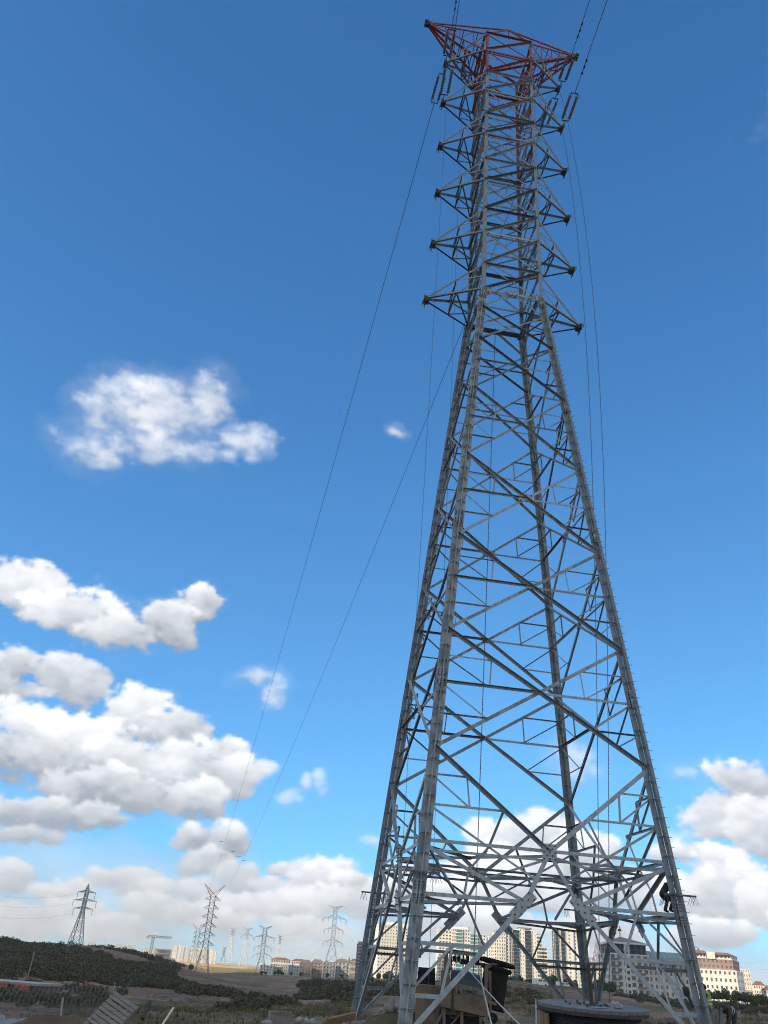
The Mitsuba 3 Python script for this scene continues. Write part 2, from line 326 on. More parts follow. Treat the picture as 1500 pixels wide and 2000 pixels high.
# ------------------------------------------------------------------ terrain: heights known at a few spots, smooth between, rough on top
def yh(px): return 1905.3 + .07423 * (px - 750)
SPOTS = []
def spot(px, py, d): SPOTS.append(at(px, py, d))
for px, rows in {
    -500: [(1900, 60), (1880, 130), (1850, 250), (1800, 380), (1810, 700), (1812, 1500), (1813, 3000)],
    -150: [(1975, 62), (1938, 105), (1905, 160), (1862, 260), (1822, 380), (1833, 700), (1836, 1500), (1838, 3000)],
    0: [(1985, 60), (1945, 105), (1915, 150), (1878, 250), (1839, 380), (1846, 650), (1850, 1500), (1849, 3000)],
    100: [(1985, 60), (1952, 105), (1925, 150), (1890, 240), (1846, 390), (1858, 650), (1860, 1500), (1858, 3000)],
    200: [(1980, 60), (1960, 105), (1930, 160), (1893, 250), (1857, 400), (1868, 650), (1868, 1500), (1866, 3000)],
    300: [(1978, 60), (1963, 110), (1940, 160), (1908, 250), (1880, 360), (1873, 640), (1875, 1500), (1873, 3000)],
    400: [(1978, 60), (1965, 110), (1950, 160), (1928, 250), (1910, 400), (1903, 640), (1884, 900), (1882, 1500), (1880, 3000)],
    500: [(1980, 60), (1968, 115), (1955, 170), (1935, 260), (1915, 400), (1905, 560), (1890, 900), (1890, 1500), (1888, 3000)],
    600: [(1982, 60), (1970, 115), (1958, 170), (1938, 260), (1920, 400), (1911, 560), (1899, 900), (1897, 1500), (1895, 3000)],
    720: [(1983, 60), (1968, 110), (1958, 160), (1938, 280), (1924, 420), (1915, 560), (1908, 900), (1906, 1500), (1904, 3000)],
    850: [(1980, 62), (1958, 100), (1940, 160), (1928, 250), (1922, 420), (1921, 600), (1919, 900), (1916, 1500), (1913, 3000)],
    1000: [(1985, 64), (1962, 100), (1944, 150), (1926, 240), (1920, 300), (1926, 450), (1930, 700), (1926, 1500), (1924, 3000)],
    1150: [(1992, 66), (1972, 100), (1955, 150), (1942, 240), (1934, 300), (1940, 450), (1942, 700), (1938, 1500), (1935, 3000)],
    1300: [(2004, 70), (1984, 110), (1970, 170), (1962, 260), (1955, 400), (1954, 600), (1953, 900), (1949, 1500), (1946, 3000)],
    1450: [(2010, 75), (1994, 110), (1982, 170), (1974, 260), (1968, 400), (1966, 600), (1964, 900), (1960, 1500), (1957, 3000)],
    1650: [(2025, 75), (2008, 110), (1996, 170), (1988, 260), (1982, 400), (1980, 600), (1978, 900), (1974, 1500), (1972, 3000)],
    2000: [(2050, 75), (2030, 110), (2020, 170), (2014, 260), (2008, 400), (2006, 600), (2004, 900), (2000, 1500), (1998, 3000)]}.items():
    for py, d in rows: spot(px, py, d)
for x, y, z in ((0, 0, -.45), (-6, -6, -.55), (6, -6, -.1), (-6, 6, -.9), (6, 6, -.3), (-13, -40, 0), (-20, -30, -.1), (-9, -20, -.1), (0, -20, -.1), (12, -12, .1), (14, 5, .1), (-13, -3, -.9), (-24, -12, -.6),
                (0, 14, -.6), (-10, 14, -1.2), (12, 18, -.1), (-30, -30, -.1), (-40, -34, -.3), (10, -35, 0), (30, -20, .4), (30, 5, .5), (0, -60, 0), (-40, -60, 0), (40, -60, .3), (80, -20, .6), (-90, -40, -1)):
    SPOTS.append(np.array([x, y, z]))
for r, z in ((150, 0), (500, 0), (2000, -5), (4200, -9)):
    for k in range(12):
        a = math.radians(k * 30)
        w = abs((math.degrees(a) - 8 + 180) % 360 - 180)
        if w < 44 and r < 4200: continue
        SPOTS.append(np.array([r * math.sin(a), r * math.cos(a), z]))
SPOTS = np.array(SPOTS)
def warp(x, y):
    r = np.hypot(x, y); s = np.log1p(r / 25) / np.maximum(r, 1e-6)
    return np.stack([x * s, y * s], -1)
FIELD = LinearNDInterpolator(warp(SPOTS[:, 0], SPOTS[:, 1]), SPOTS[:, 2], fill_value=-12.0)
def ground(x, y, rough=True):
    x, y = np.asarray(x, float), np.asarray(y, float)
    r = np.hypot(x, y); p = warp(x, y)
    z = sum(FIELD(p + np.array(o)).reshape(x.shape) for o in ((0, 0), (.05, 0), (-.05, 0), (0, .05), (0, -.05))) / 5
    if rough:
        q = np.stack([x, y, x * 0], -1)
        z = z + (meshkit.fbm(q * .11, 4, 5) - .5) * np.clip(r / 60, .12, 1.4) * .9 + (meshkit.fbm(q * .55, 3, 9) - .5) * .28 + (meshkit.fbm(q * .02, 3, 15) - .5) * np.clip((r - 90) / 150, 0, 1) * 4.5 * np.clip((900 - r) / 500, 0, 1)
    return z
def gp(px, d, lift=0.0):
    p = at(px, yh(px), d); p[2] = float(ground(p[0], p[1])) + lift; return p
rings = np.concatenate([np.arange(0, 70, .8), np.geomspace(70, 4250, 250)]); spokes = np.radians(np.arange(0, 360, .6))
# finer spokes towards the view
spokes = np.unique(np.concatenate([spokes, np.radians(np.arange(-40, 52, .18)) % (2 * np.pi)]))
rr, aa = np.meshgrid(rings, spokes, indexing='ij')
gx, gy = rr * np.sin(aa), rr * np.cos(aa)
gv = np.stack([gx, gy, ground(gx, gy)], -1)
n_a = len(spokes); i, j = np.meshgrid(np.arange(len(rings) - 1), np.arange(n_a), indexing='ij'); j2 = (j + 1) % n_a
gf = np.concatenate([np.stack([i * n_a + j, i * n_a + j2, (i + 1) * n_a + j2], -1).reshape(-1, 3), np.stack([i * n_a + j, (i + 1) * n_a + j2, (i + 1) * n_a + j], -1).reshape(-1, 3)])
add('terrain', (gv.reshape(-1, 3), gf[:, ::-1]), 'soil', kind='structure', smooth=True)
LOWEST = float(gv[..., 2].min())

# unseen cloud behind the camera, added and shaped to shade site and near valley
rng = np.random.default_rng(5)
def cumulus():
    b = MB(); c0 = np.array([0, 70.0, 0]) + SUN / SUN[2] * 620
    ax, ay = unit([SUN[0], SUN[1], 0]), unit([-SUN[1], SUN[0], 0])
    for k in range(95):
        a, r = rng.uniform(0, 6.28), math.sqrt(rng.uniform(0, 1))
        m = trimesh.creation.icosphere(subdivisions=2, radius=1.0)
        v = m.vertices * rng.uniform(95, 150) * np.array([1, 1, .55])
        v = v + (meshkit.fbm(v * .012 + k, 3, 4)[:, None] - .5) * 60 * m.vertices
        v[:, 2] = np.maximum(v[:, 2], -25)
        b.add(v + c0 + ax * (math.cos(a) * r * 320) + ay * (math.sin(a) * r * 340) + [0, 0, rng.uniform(-10, 30) * (1.2 - r)], m.faces)
    return b.out()
scene['mat_cloud_vapour'] = {'type': 'principledthin', 'base_color': {'type': 'rgb', 'value': [.93, .93, .93]}, 'roughness': 1.0, 'diff_trans': 1.1}
add('cloud', cumulus(), 'cloud_vapour', kind='structure', smooth=True)
# ------------------------------------------------------------------ buildings
def block(b_wall, b_win, c, ax, w, d, z0, z1, storeys, bays, pier=.42, span=.5, deep=.25, sill=.9):
    """One volume of a house: window sheets set back behind piers and floor bands."""
    X, Y = ax[0], ax[1]; zc, hz = (z0 + z1) / 2, (z1 - z0) / 2
    box(b_win, [c[0], c[1], zc], (w / 2 - deep, d / 2 - deep, hz - .05), ax)
    sh = (z1 - z0) / storeys; band = sh * span
    for k in range(storeys + 1):                                 # floor bands
        lo = z0 + k * sh - (band * .35 if k else 0); hi = z0 + k * sh + (band * .65 if k < storeys else 0)
        hi = min(hi, z1)
        box(b_wall, [c[0], c[1], (lo + hi) / 2], (w / 2 - .012, d / 2 - .012, (hi - lo) / 2), ax)
    for s, n, L, dirn, perp, off in ((0, bays[0], w, X, Y, d / 2), (1, bays[1], d, Y, X, w / 2)):
        for sg in (-1, 1):
            if n < 1:
                box(b_wall, np.array([c[0], c[1], zc]) + perp * sg * (off - deep / 2), ((L / 2, deep / 2 + .002, hz) if s == 0 else (deep / 2 + .002, L / 2 - deep, hz)), ax); continue
            bw = L / n; pw = bw * pier
            for k in range(n + 1):
                lo = max(-L / 2, -L / 2 + k * bw - pw / 2); hi = min(L / 2, -L / 2 + k * bw + pw / 2)
                if s == 1: lo, hi = max(lo, -L / 2 + deep), min(hi, L / 2 - deep)
                if hi - lo < .02: continue
                q = np.array([c[0], c[1], zc]) + dirn * (lo + hi) / 2 + perp * sg * (off - deep / 2)
                box(b_wall, q, (((hi - lo) / 2, deep / 2 + .002, hz) if s == 0 else (deep / 2 + .002, (hi - lo) / 2, hz)), ax)
class House:
    """A building set down by its left and right edge, its roof line and foot in the photograph, and its distance."""
    def __init__(s, name, label, cat, px0, px1, top, foot, d, yaw=0.0, depth=None, group=None):
        s.k = thing(name, label, cat, group)
        a, b_ = at(px0, yh(px0), d), at(px1, yh(px1), d)
        v = b_ - a; s.w = float(np.hypot(v[0], v[1])); t = math.atan2(v[1], v[0]) + math.radians(yaw)
        s.w /= max(.5, math.cos(math.radians(yaw)))
        s.ax = rotz(t); s.d = depth or s.w * .8
        m = (a + b_) / 2; s.c = m[:2] + s.ax[1][:2] * s.d / 2
        mx_ = (px0 + px1) / 2; s.z1 = at(mx_, top, d)[2]; s.z0 = float(ground(s.c[0], s.c[1])) - 1.0; zf = at(mx_, foot, d)[2]; s.z0 = min(s.z0, zf)
        s.walls = {}; s.wins = {}
    def W(s, m): return s.walls.setdefault(m, MB())
    def G(s, m): return s.wins.setdefault(m, MB())
    def z(s, t): return s.z0 + (s.z1 - s.z0) * t
    def pt(s, u, v): return np.array([*(s.c + s.ax[0][:2] * u * s.w / 2 + s.ax[1][:2] * v * s.d / 2)])   # u,v in -1..1
    def vol(s, wm, gm, u0=-1, u1=1, v0=-1, v1=1, t0=0, t1=1, storeys=5, bays=(4, 3), **k):
        c = s.pt((u0 + u1) / 2, (v0 + v1) / 2)
        block(s.W(wm), s.G(gm), c, s.ax, (u1 - u0) * s.w / 2, (v1 - v0) * s.d / 2, s.z(t0), s.z(t1), storeys, bays, **k)
    def lump(s, name, m, u0, u1, v0, v1, t0, t1, dz=0.0):
        c = s.pt((u0 + u1) / 2, (v0 + v1) / 2)
        add(name, one(box, [c[0], c[1], (s.z(t0) + s.z(t1)) / 2 + dz], ((u1 - u0) * s.w / 4, (v1 - v0) * s.d / 4, (s.z(t1) - s.z(t0)) / 2), s.ax), m, s.k)
    def many(s, name, m, boxes):
        b = MB()
        for u0, u1, v0, v1, t0, t1 in boxes:
            c = s.pt((u0 + u1) / 2, (v0 + v1) / 2)
            box(b, [c[0], c[1], (s.z(t0) + s.z(t1)) / 2], ((u1 - u0) * s.w / 4, (v1 - v0) * s.d / 4, (s.z(t1) - s.z(t0)) / 2), s.ax)
        add(name, b.out(), m, s.k, kind='stuff')
    def hip(s, m, t0, rise, over=.06, ridge=.45):
        b = MB(); u = 1 + over
        base = [np.append(s.pt(*q), s.z(t0) + .003) for q in ((-u, -u), (u, -u), (u, u), (-u, u))]
        top = [np.append(s.pt(q, 0), s.z(t0) + rise) for q in (-ridge, ridge)]
        b.add(base + top, [[0, 1, 5], [0, 5, 4], [1, 2, 5], [2, 3, 4], [2, 4, 5], [3, 0, 4], [0, 2, 1], [0, 3, 2]])
        add('roof', b.out(), m, s.k)
    def done(s):
        for m, b in s.walls.items(): add('wall', b.out(), m, s.k)
        for m, b in s.wins.items(): add('window', b.out(), m, s.k, kind='stuff')
rb = random.Random(3)
# balconied grey block left of the tower's far leg
h = House('apartment_building', 'grey brown tower block with stacked balconies left of the pylon legs', 'building', 692, 722, 1843, 1915, 560, yaw=-14)
h.vol('plaster_brown', 'pane', -1, .1, -.6, 1, 0, 1, 11, (3, 3)); h.vol('plaster_brown', 'pane', .1, 1, -.8, 1, 0, .93, 10, (3, 3))
h.lump('roof', 'roof_grey', -.9, -.2, -.4, .8, 1, 1.06)
h.many('balcony', 'plaster_grey', [(-.75, -.05, -1, -.58, k / 11 + .012, k / 11 + .045) for k in range(1, 11)] + [(.25, .9, -1.1, -.78, k / 11 + .012, k / 11 + .04) for k in range(1, 10)])
h.done()
# the white tower block seen between the two left legs
h = House('apartment_building', 'tall white tower block seen between the two left legs of the pylon', 'building', 735, 812, 1806, 1915, 760, yaw=8)
h.vol('plaster_white', 'pane', -1, -.02, -1, 1, 0, .97, 17, (7, 5), pier=.62, span=.52); h.vol('plaster_white', 'pane', .06, 1, -.9, 1, 0, .95, 17, (6, 5), pier=.62, span=.52)
h.vol('plaster_cream', 'blue_glass', -.02, .06, -.8, 1, 0, .99, 17, (1, 4))
h.lump('roof', 'stone_white', -.45, .75, -.5, .6, .97, 1.05); h.lump('parapet', 'plaster_white', -1.02, .0, -1.02, 1.02, .97, .99); h.lump('parapet', 'plaster_white', .07, 1.02, -.92, 1.02, .95, .968)
h.done()
# teal striped block
h = House('apartment_building', 'pale block with two turquoise glass stripes behind the tan machine', 'building', 856, 950, 1812, 1925, 800, yaw=6)
h.vol('plaster_white', 'pane', -1, -.45, -.7, 1, 0, .93, 16, (4, 4)); h.vol('plaster_white', 'teal_glass', -.28, -.02, -1, .8, 0, .97, 16, (1, 2), pier=.04, span=.22)
h.vol('plaster_white', 'pane', -.45, -.28, -.85, 1, 0, .98, 16, (2, 4)); h.vol('stone_white', 'pane', -.02, .32, -.9, 1, 0, .98, 16, (3, 4))
h.vol('plaster_white', 'teal_glass', .32, .62, -1, .8, 0, .90, 15, (1, 2), pier=.04, span=.22); h.vol('plaster_white', 'pane', .62, 1, -.75, 1, 0, .91, 15, (3, 4))
h.lump('roof', 'stone_white', -.4, .25, -.5, .5, .98, 1.02); h.lump('parapet', 'plaster_cream', -1.02, -.46, -.72, 1.02, .93, .955)
h.many('antenna', 'roof_grey', [(-.9 + .25 * k, -.88 + .25 * k, -.2, -.18, .93, 1.01 + .012 * (k % 3)) for k in range(7)])
h.done()
# plain white block
h = House('apartment_building', 'slim cream tower block with steel roof frames left of the dark striped block', 'building', 955, 1002, 1822, 1928, 800, yaw=6)
h.vol('plaster_white', 'pane', -1, -.55, -.7, 1, 0, .93, 15, (3, 4), pier=.6); h.vol('plaster_white', 'pane', -.55, .45, -1, 1, 0, 1, 16, (5, 4), pier=.6); h.vol('plaster_white', 'pane', .45, 1, -.85, 1, 0, .97, 16, (2, 4), pier=.62)
h.many('roof_frame', 'roof_grey', [(-.5 + .16 * k, -.47 + .16 * k, -.3, -.26, 1, 1.045 + .02 * (k % 2)) for k in range(7)] + [(-.5, .5, -.3, -.26, 1.03, 1.037)])
h.done()
# dark striped block with stepped balconies
h = House('apartment_building', 'cream tower block with two dark glass stripes and stepped balconies on its right', 'building', 1003, 1072, 1815, 1932, 780, yaw=10)
h.vol('stone_white', 'blue_glass', -1, -.60, -1, .8, 0, .97, 16, (1, 2), pier=.03, span=.03); h.vol('stone_white', 'pane', -.60, -.30, -.93, 1, 0, 1.0, 16, (2, 5), pier=.72)
h.vol('stone_white', 'blue_glass', -.30, .10, -1, .8, 0, .97, 16, (1, 2), pier=.03, span=.03); h.vol('stone_white', 'pane', .10, .40, -.93, 1, 0, .985, 16, (2, 5), pier=.8)
h.vol('plaster_grey', 'pane', .40, .70, -.8, 1, 0, .93, 15, (2, 4)); h.vol('plaster_grey', 'pane', .70, 1, -.7, 1, 0, .70, 11, (2, 4))
h.many('balcony', 'plaster_white', [(.41, .72, -1.05, -.79, k / 16 + .01, k / 16 + .034) for k in range(1, 15)] + [(.66, 1.05, -.95, -.69, k / 16 + .01, k / 16 + .034) for k in range(1, 11)])
h.lump('roof', 'roof_grey', -.6, .2, -.4, .6, 1.0, 1.03)
h.done()
# cream block with twin dark stripes
h = House('apartment_building', 'bright cream tower with narrow dark glass strips partly behind the rear right pylon leg', 'building', 1088, 1156, 1816, 1938, 740, yaw=10)
h.vol('stone_white', 'blue_glass', -1, -.78, -1, .7, 0, .98, 17, (1, 2), pier=.03, span=.03); h.vol('stone_white', 'pane', -.78, -.66, -.9, 1, 0, 1.0, 17, (1, 5), pier=.8)
h.vol('stone_white', 'blue_glass', -.66, -.40, -1, .7, 0, 1.0, 17, (1, 2), pier=.03, span=.03); h.vol('stone_white', 'pane', -.40, .1, -.9, 1, 0, .99, 17, (1, 5), pier=.84, span=.5)
h.vol('stone_white', 'pane', .1, 1, -.75, 1, 0, .97, 17, (4, 5), pier=.66)
h.lump('roof', 'stone_white', -.3, .6, -.4, .6, .99, 1.03)
h.done()
# low houses between the blocks
for q, (x0, x1, t, f, d, m, ro, lb) in enumerate((
        (1072, 1092, 1893, 1925, 840, 'plaster_white', 1, 'small cream house with hipped roof between the two dark striped blocks'),
        (1128, 1162, 1884, 1936, 880, 'plaster_pink', 1, 'sunlit pinkish apartment house behind the red lattice crane'),
        (1160, 1200, 1892, 1938, 860, 'plaster_cream', 1, 'sunlit low apartment house with red roof left of the beige hotel like block'),
        (1476, 1500, 1925, 1958, 820, 'plaster_white', 1, 'small white house at the right edge of the photo'),
        (1494, 1530, 1935, 1962, 700, 'plaster_cream', 1, 'low house cut by the right edge of the photo'))):
    h = House('apartment_house', lb, 'house', x0, x1, t, f, d, yaw=8); h.vol(m, 'pane', storeys=max(3, round((h.z1 - h.z0) / 3.1)), bays=(5, 4)); h.hip('roof_tile', 1, 3.0); h.done()
# beige block with glazed attic
h = House('office_building', 'beige stone block with dark glazed top floors and green glass canopy', 'building', 1196, 1366, 1868, 1962, 500, yaw=13, depth=34)
h.vol('plaster_sand', 'pane', -1, -.08, -1, 1, 0, 1.0, 7, (6, 6), pier=.40, span=.42, deep=.5); h.vol('plaster_sand', 'pane', -.08, 1, -.78, 1, 0, .86, 6, (9, 5), pier=.60, span=.46, deep=.4)
h.vol('roof_grey', 'blue_glass', -.96, -.1, -.9, .9, 1.003, 1.22, 2, (7, 6), pier=.07, span=.08); h.vol('plaster_sand', 'blue_glass', -.64, -.52, -1.02, -.5, 0, 1.22, 9, (1, 2), pier=.5)
h.vol('roof_grey', 'blue_glass', -.04, .98, -.72, .96, .863, 1.0, 1, (12, 5), pier=.1, span=.1)
h.lump('cornice', 'stone_white', -1.02, -.05, -1.04, 1.02, 1.22, 1.255); h.lump('cornice', 'stone_white', -1.015, -.07, -1.02, 1.01, .985, 1.012)
c0, b = h.z(1.255), MB()
base = [np.append(h.pt(*q), c0 + .004) for q in ((-1.0, -1.0), (-.07, -1.0), (-.07, 1.0), (-1.0, 1.0))]; apex = np.append(h.pt(-.56, 0), c0 + 3.4)
b.add(base + [apex], [[0, 1, 4], [1, 2, 4], [2, 3, 4], [3, 0, 4], [0, 2, 1], [0, 3, 2]]); add('roof', b.out(), 'roof_grey', h.k)
add('mast', one(lathe, [(.25, 0), (.2, 3), (.02, 3.2)], apex - [0, 0, .4]), 'dark_iron', h.k); box_ = MB(); box(box_, apex + [0, 0, 3.2], (.9, .3, .5), h.ax); box(box_, apex + [.2, 0, 4.3], (.25, .25, .7), h.ax); add('ornament', box_.out(), 'dark_iron', h.k)
b = MB(); q0 = [np.append(h.pt(-.12, -1.06), h.z(.93)), np.append(h.pt(1.0, -1.06), h.z(.93)), np.append(h.pt(1.0, -.2), h.z(1.13)), np.append(h.pt(-.12, -.2), h.z(1.13))]
for k in range(9):
    t0, t1 = k / 9 + .004, (k + 1) / 9 - .004
    e = [q0[0] * (1 - t0) + q0[1] * t0, q0[0] * (1 - t1) + q0[1] * t1, q0[3] * (1 - t1) + q0[2] * t1, q0[3] * (1 - t0) + q0[2] * t0]
    bt = [x - [0, 0, .12] for x in e]; b.add(e + bt, [[0, 1, 2], [0, 2, 3], [4, 6, 5], [4, 7, 6], [0, 4, 5], [0, 5, 1], [1, 5, 6], [1, 6, 2], [2, 6, 7], [2, 7, 3], [3, 7, 4], [3, 4, 0]])
add('canopy', b.out(), 'green_glass', h.k)
h.many('balcony', 'roof_grey', [(-.98 + .3 * j, -.78 + .3 * j, -1.08, -1.0, k / 7 + .02, k / 7 + .05) for k in range(1, 7) for j in (0, 2)])
h.done()
# big cream block with the red and brown top storeys
h = House('apartment_building', 'long cream apartment block with brown upper floors and red roof right of the pylon', 'building', 1336, 1446, 1893, 1949, 600, yaw=-10, depth=26)
h.vol('stone_white', 'pane', -1, 1, -1, 1, 0, 1, 5, (12, 5), pier=.56, span=.55)
h.vol('plaster_brown', 'pane', -.98, -.2, -.95, .95, 1.003, 1.30, 2, (6, 4), pier=.6); h.vol('plaster_russet', 'pane', -.2, .9, -.95, .95, 1.003, 1.29, 2, (7, 4), pier=.6)
h.vol('plaster_white', 'pane', -.9, -.05, -.85, .9, 1.303, 1.43, 1, (7, 4)); h.vol('plaster_white', 'pane', .02, .86, -.85, .9, 1.293, 1.41, 1, (6, 4))
h.many('gable', 'plaster_white', [(.0, .3, -1.0, -.6, 1.29, 1.49), (-.55, -.45, -.95, -.7, 1.43, 1.5)])
b = MB()
for u0, u1, t, r_ in ((-.95, .0, 1.432, 2.2), (-.03, .9, 1.412, 1.9)):
    bs = [np.append(h.pt(*q), h.z(t)) for q in ((u0, -.98), (u1, -.98), (u1, .98), (u0, .98))]; tp = [np.append(h.pt(q, 0), h.z(t) + r_) for q in (u0 + .25, u1 - .25)]
    b.add(bs + tp, [[0, 1, 5], [0, 5, 4], [1, 2, 5], [2, 3, 4], [2, 4, 5], [3, 0, 4], [0, 2, 1], [0, 3, 2]])
add('roof', b.out(), 'roof_tile', h.k)
h.many('chimney', 'plaster_brown', [(-.6, -.54, -.2, -.05, 1.46, 1.6), (-.45, -.39, -.2, -.05, 1.46, 1.6)])
h.lump('base_storey', 'plaster_brown', -1.01, 1.01, -1.01, 1.01, -.02, .10)
h.done()
h = House('apartment_building', 'bright white stepped tower with a reddish base at the right side', 'building', 1428, 1474, 1884, 1948, 680, yaw=12)
h.vol('plaster_white', 'pane', -1, .02, -1, 1, .0, 1, 10, (5, 4), pier=.72, span=.6); h.vol('plaster_white', 'pane', .14, 1, -.95, 1, 0, .90, 9, (4, 4), pier=.72, span=.6); h.vol('plaster_grey', 'blue_glass', .02, .14, -.7, .8, 0, .93, 9, (1, 3))
h.many('balcony', 'plaster_pink', [(-.95, -.05, -1.2, -.98, .08 + .1 * k, .12 + .1 * k) for k in range(5)] + [(.2, .95, -1.15, -.93, .08 + .1 * k, .12 + .1 * k) for k in range(4)])
h.lump('parapet', 'plaster_white', -1, .0, -.9, .9, 1, 1.05); h.done()
# the row of flats at the foot of the far pylons
row = [(508, 532, 1886, 1909, 'plaster_white', 4, 'white end house of the row, with blank gable walls beside the pale field'), (529, 552, 1889, 1910, 'plaster_grey', 4, 'grey white house, second from the left in the row'),
       (550, 566, 1888, 1910, 'plaster_white', 4, 'narrow white house in the row under the slim white pylon'), (563, 584, 1886, 1908, 'plaster_grey', 4, 'bluish grey flats with balconies, left of the pink flats'),
       (584, 608, 1882, 1906, 'plaster_pink', 5, 'dusky pink flats, left one of the pink pair'), (607, 632, 1881, 1906, 'plaster_pink', 5, 'dusky pink flats, right one of the pink pair'),
       (630, 655, 1880, 1908, 'plaster_grey', 5, 'grey flats right below the triple armed pylon'), (652, 682, 1880, 1910, 'plaster_grey', 5, 'wide grey flats with a dark arched roof, last before the balconied block')]
for q, (x0, x1, t, f, m, n, lb) in enumerate(row):
    h = House('apartment_house', lb, 'house', x0, x1, t, f, 580 + 9 * (q % 3), yaw=rb.uniform(-9, 6), group=None)
    h.vol(m, 'pane', storeys=n, bays=(4, 3), pier=rb.uniform(.5, .66))
    h.many('balcony', m, [(u, u + .5, -1.14, -.99, k / n + .02, k / n + .08) for k in range(1, n) for u in (-.8, .2)])
    if q in (4, 5, 7): h.hip('roof_grey', 1, 2.2)
    else: h.lump('roof', 'roof_grey', -1.02, 1.02, -1.02, 1.02, 1, 1.03); h.lump('chimney', 'plaster_brown', -.5, -.3, -.2, .2, 1.03, 1.12)
    h.done()
for x0, x1, t, f, d, m, lb in ((528, 566, 1874, 1890, 800, 'plaster_cream', 'long sunlit cream building behind the row of flats'), (568, 598, 1877, 1888, 760, 'plaster_white', 'sunlit white building with broad red roof behind the pink flats'),
                               (683, 697, 1877, 1905, 700, 'plaster_pink', 'small pinkish house beside the minaret')):
    h = House('low_building', lb, 'house', x0, x1, t, f, d); h.vol(m, 'pane', storeys=3, bays=(8, 3)); h.hip('roof_tile', 1, 1.6); h.done()
# minaret
p = gp(680, 720, -1); k = thing('minaret', 'slim white minaret with a dark pointed cap beside the balconied block', 'minaret'); zt = upto(680, 1880, p); zz = upto(680, 1868, p)
add('shaft', one(lathe, [(1.5, 0), (1.3, (zt - p[2]) * .6), (1.9, (zt - p[2]) * .62), (1.9, (zt - p[2]) * .68), (1.1, (zt - p[2]) * .69), (1.1, zt - p[2])], p, n=14), 'white_paint', k)
add('cap', one(lathe, [(1.35, 0), (.05, zz - zt)], [p[0], p[1], zt], n=14), 'roof_grey', k)
# sunlit estate and the hazy city far off
for q, (x0, x1, t, f) in enumerate(((334, 350, 1847, 1869), (346, 364, 1846, 1871), (361, 372, 1849, 1872), (370, 383, 1851, 1873), (381, 396, 1850, 1874), (394, 408, 1852, 1875), (406, 420, 1854, 1875))):
    h = House('tower_block', f'{ORD[q]} from the left of the sunlit cream tower blocks behind the nearest far pylon', 'building', x0, x1, t, f, 1500 + 40 * (q % 3), yaw=(q % 3) * 9 - 6, group='sunlit cream tower blocks of the far estate')
    h.vol('stone_white', 'pane', -1, .1, -1, 1, 0, 1, 12, (5, 4), pier=.75, span=.66); h.vol('stone_white', 'pane', .1, 1, -.8, 1, 0, .9, 11, (4, 4), pier=.75, span=.66); h.done()
for q in range(13):
    x0 = 168 + q * 13 + rb.uniform(-3, 3); w_ = rb.uniform(9, 15); t = yh(x0) - rb.uniform(17, 27) + q * .55
    h = House('tower_block', f'{ORD[q]} from the left of the hazy grey tower blocks beyond the left hill', 'building', x0, x0 + w_, t, yh(x0) + 4, 3300 + 200 * (q % 3), group='hazy tower blocks of the distant city')
    h.vol('plaster_grey', 'pane', storeys=14, bays=(5, 4), pier=.7, span=.6); h.done()
# concrete shell of a building
h = House('unfinished_building', 'grey concrete frame of an unfinished building below the tower crane', 'building', 299, 333, 1853, 1874, 1000)
h.many('column', 'concrete', [(-1 + .25 * k, -.95 + .25 * k, v, v + .1, 0, .95) for k in range(9) for v in (-1, 0, .9)])
for k in (0, .33, .64, .95): h.lump('floor_slab', 'concrete', -1.02, 1.02, -1.02, 1.02, k, k + .04)
h.lump('core', 'plaster_grey', -.9, .9, -.2, .9, .0, .93)
h.done()
# grey flat roofed shed beyond the fence, tiles stacked beside it
def shed():
    k = thing('shed', 'low brown shed with a pale sloping roof edge beyond the wire fence', 'shed'); a, b_ = gp(-60, 118), gp(80, 112)
    t = unit([*(b_ - a)[:2], 0]); ax = rotz(math.atan2(t[1], t[0])); c = (a + b_) / 2; L = np.linalg.norm((b_ - a)[:2]); c = c + ax[1] * 2.5
    z0 = min(a[2], b_[2]) - .6; z1 = upto(80, 1924, b_)
    add('wall', one(box, [c[0], c[1], (z0 + z1) / 2 - .1], (L / 2, 2.4, (z1 - z0) / 2 - .1), ax), 'plaster_mauve', k)
    add('roof', one(box, [c[0], c[1], z1 - .02], (L / 2 + .3, 2.7, .13), ax), 'concrete', k)
    for q in range(7):
        if q in (4,): continue
        p = a + (b_ - a) * (.38 + q * .095) - ax[1] * .5; p[2] = float(ground(p[0], p[1]))
        m = thing('tile_stack', f'{ORD[q - (q > 4)]} stack of orange roof tiles from the left before the low shed', 'tile stack', 'stacks of orange roof tiles before the shed')
        for r_ in range(4): add('tile', one(box, p + [0, 0, .14 + .26 * r_], (.42 + .02 * (r_ % 2), .34, .115), rotz(.1 * r_ + q)), 'brick_orange', m)
shed()
# ------------------------------------------------------------------ tower cranes
def lattice(b, p, q, w, n, r, taper=1.0):
    p, q = np.asarray(p, float), np.asarray(q, float); z = unit(q - p); x = unit(np.cross(z, (0, 1, .1))); y = np.cross(z, x)
    def c(t, i): s = w / 2 * (1 + (taper - 1) * t); return p + (q - p) * t + x * s * (1, -1, -1, 1)[i] + y * s * (1, 1, -1, -1)[i]
    for i in range(4):
        bar(b, c(0, i), c(1, i), r)
        for k in range(n): bar(b, c(k / n, i), c((k + 1) / n, (i + 1 - 2 * (k % 2)) % 4), r * .6)
    return b
k = thing('tower_crane', 'grey tower crane with a long level jib above the unfinished building', 'crane'); p = gp(292, 1050, -2); zt = upto(300, 1829, p); top = np.array([p[0], p[1], zt])
add('mast', one(lattice, p, top, 2.4, 14, .42), 'galvanised_dull', k); r_ = unit(at(330, 1830, 1050) - at(292, 1830, 1050)); r_[2] = 0
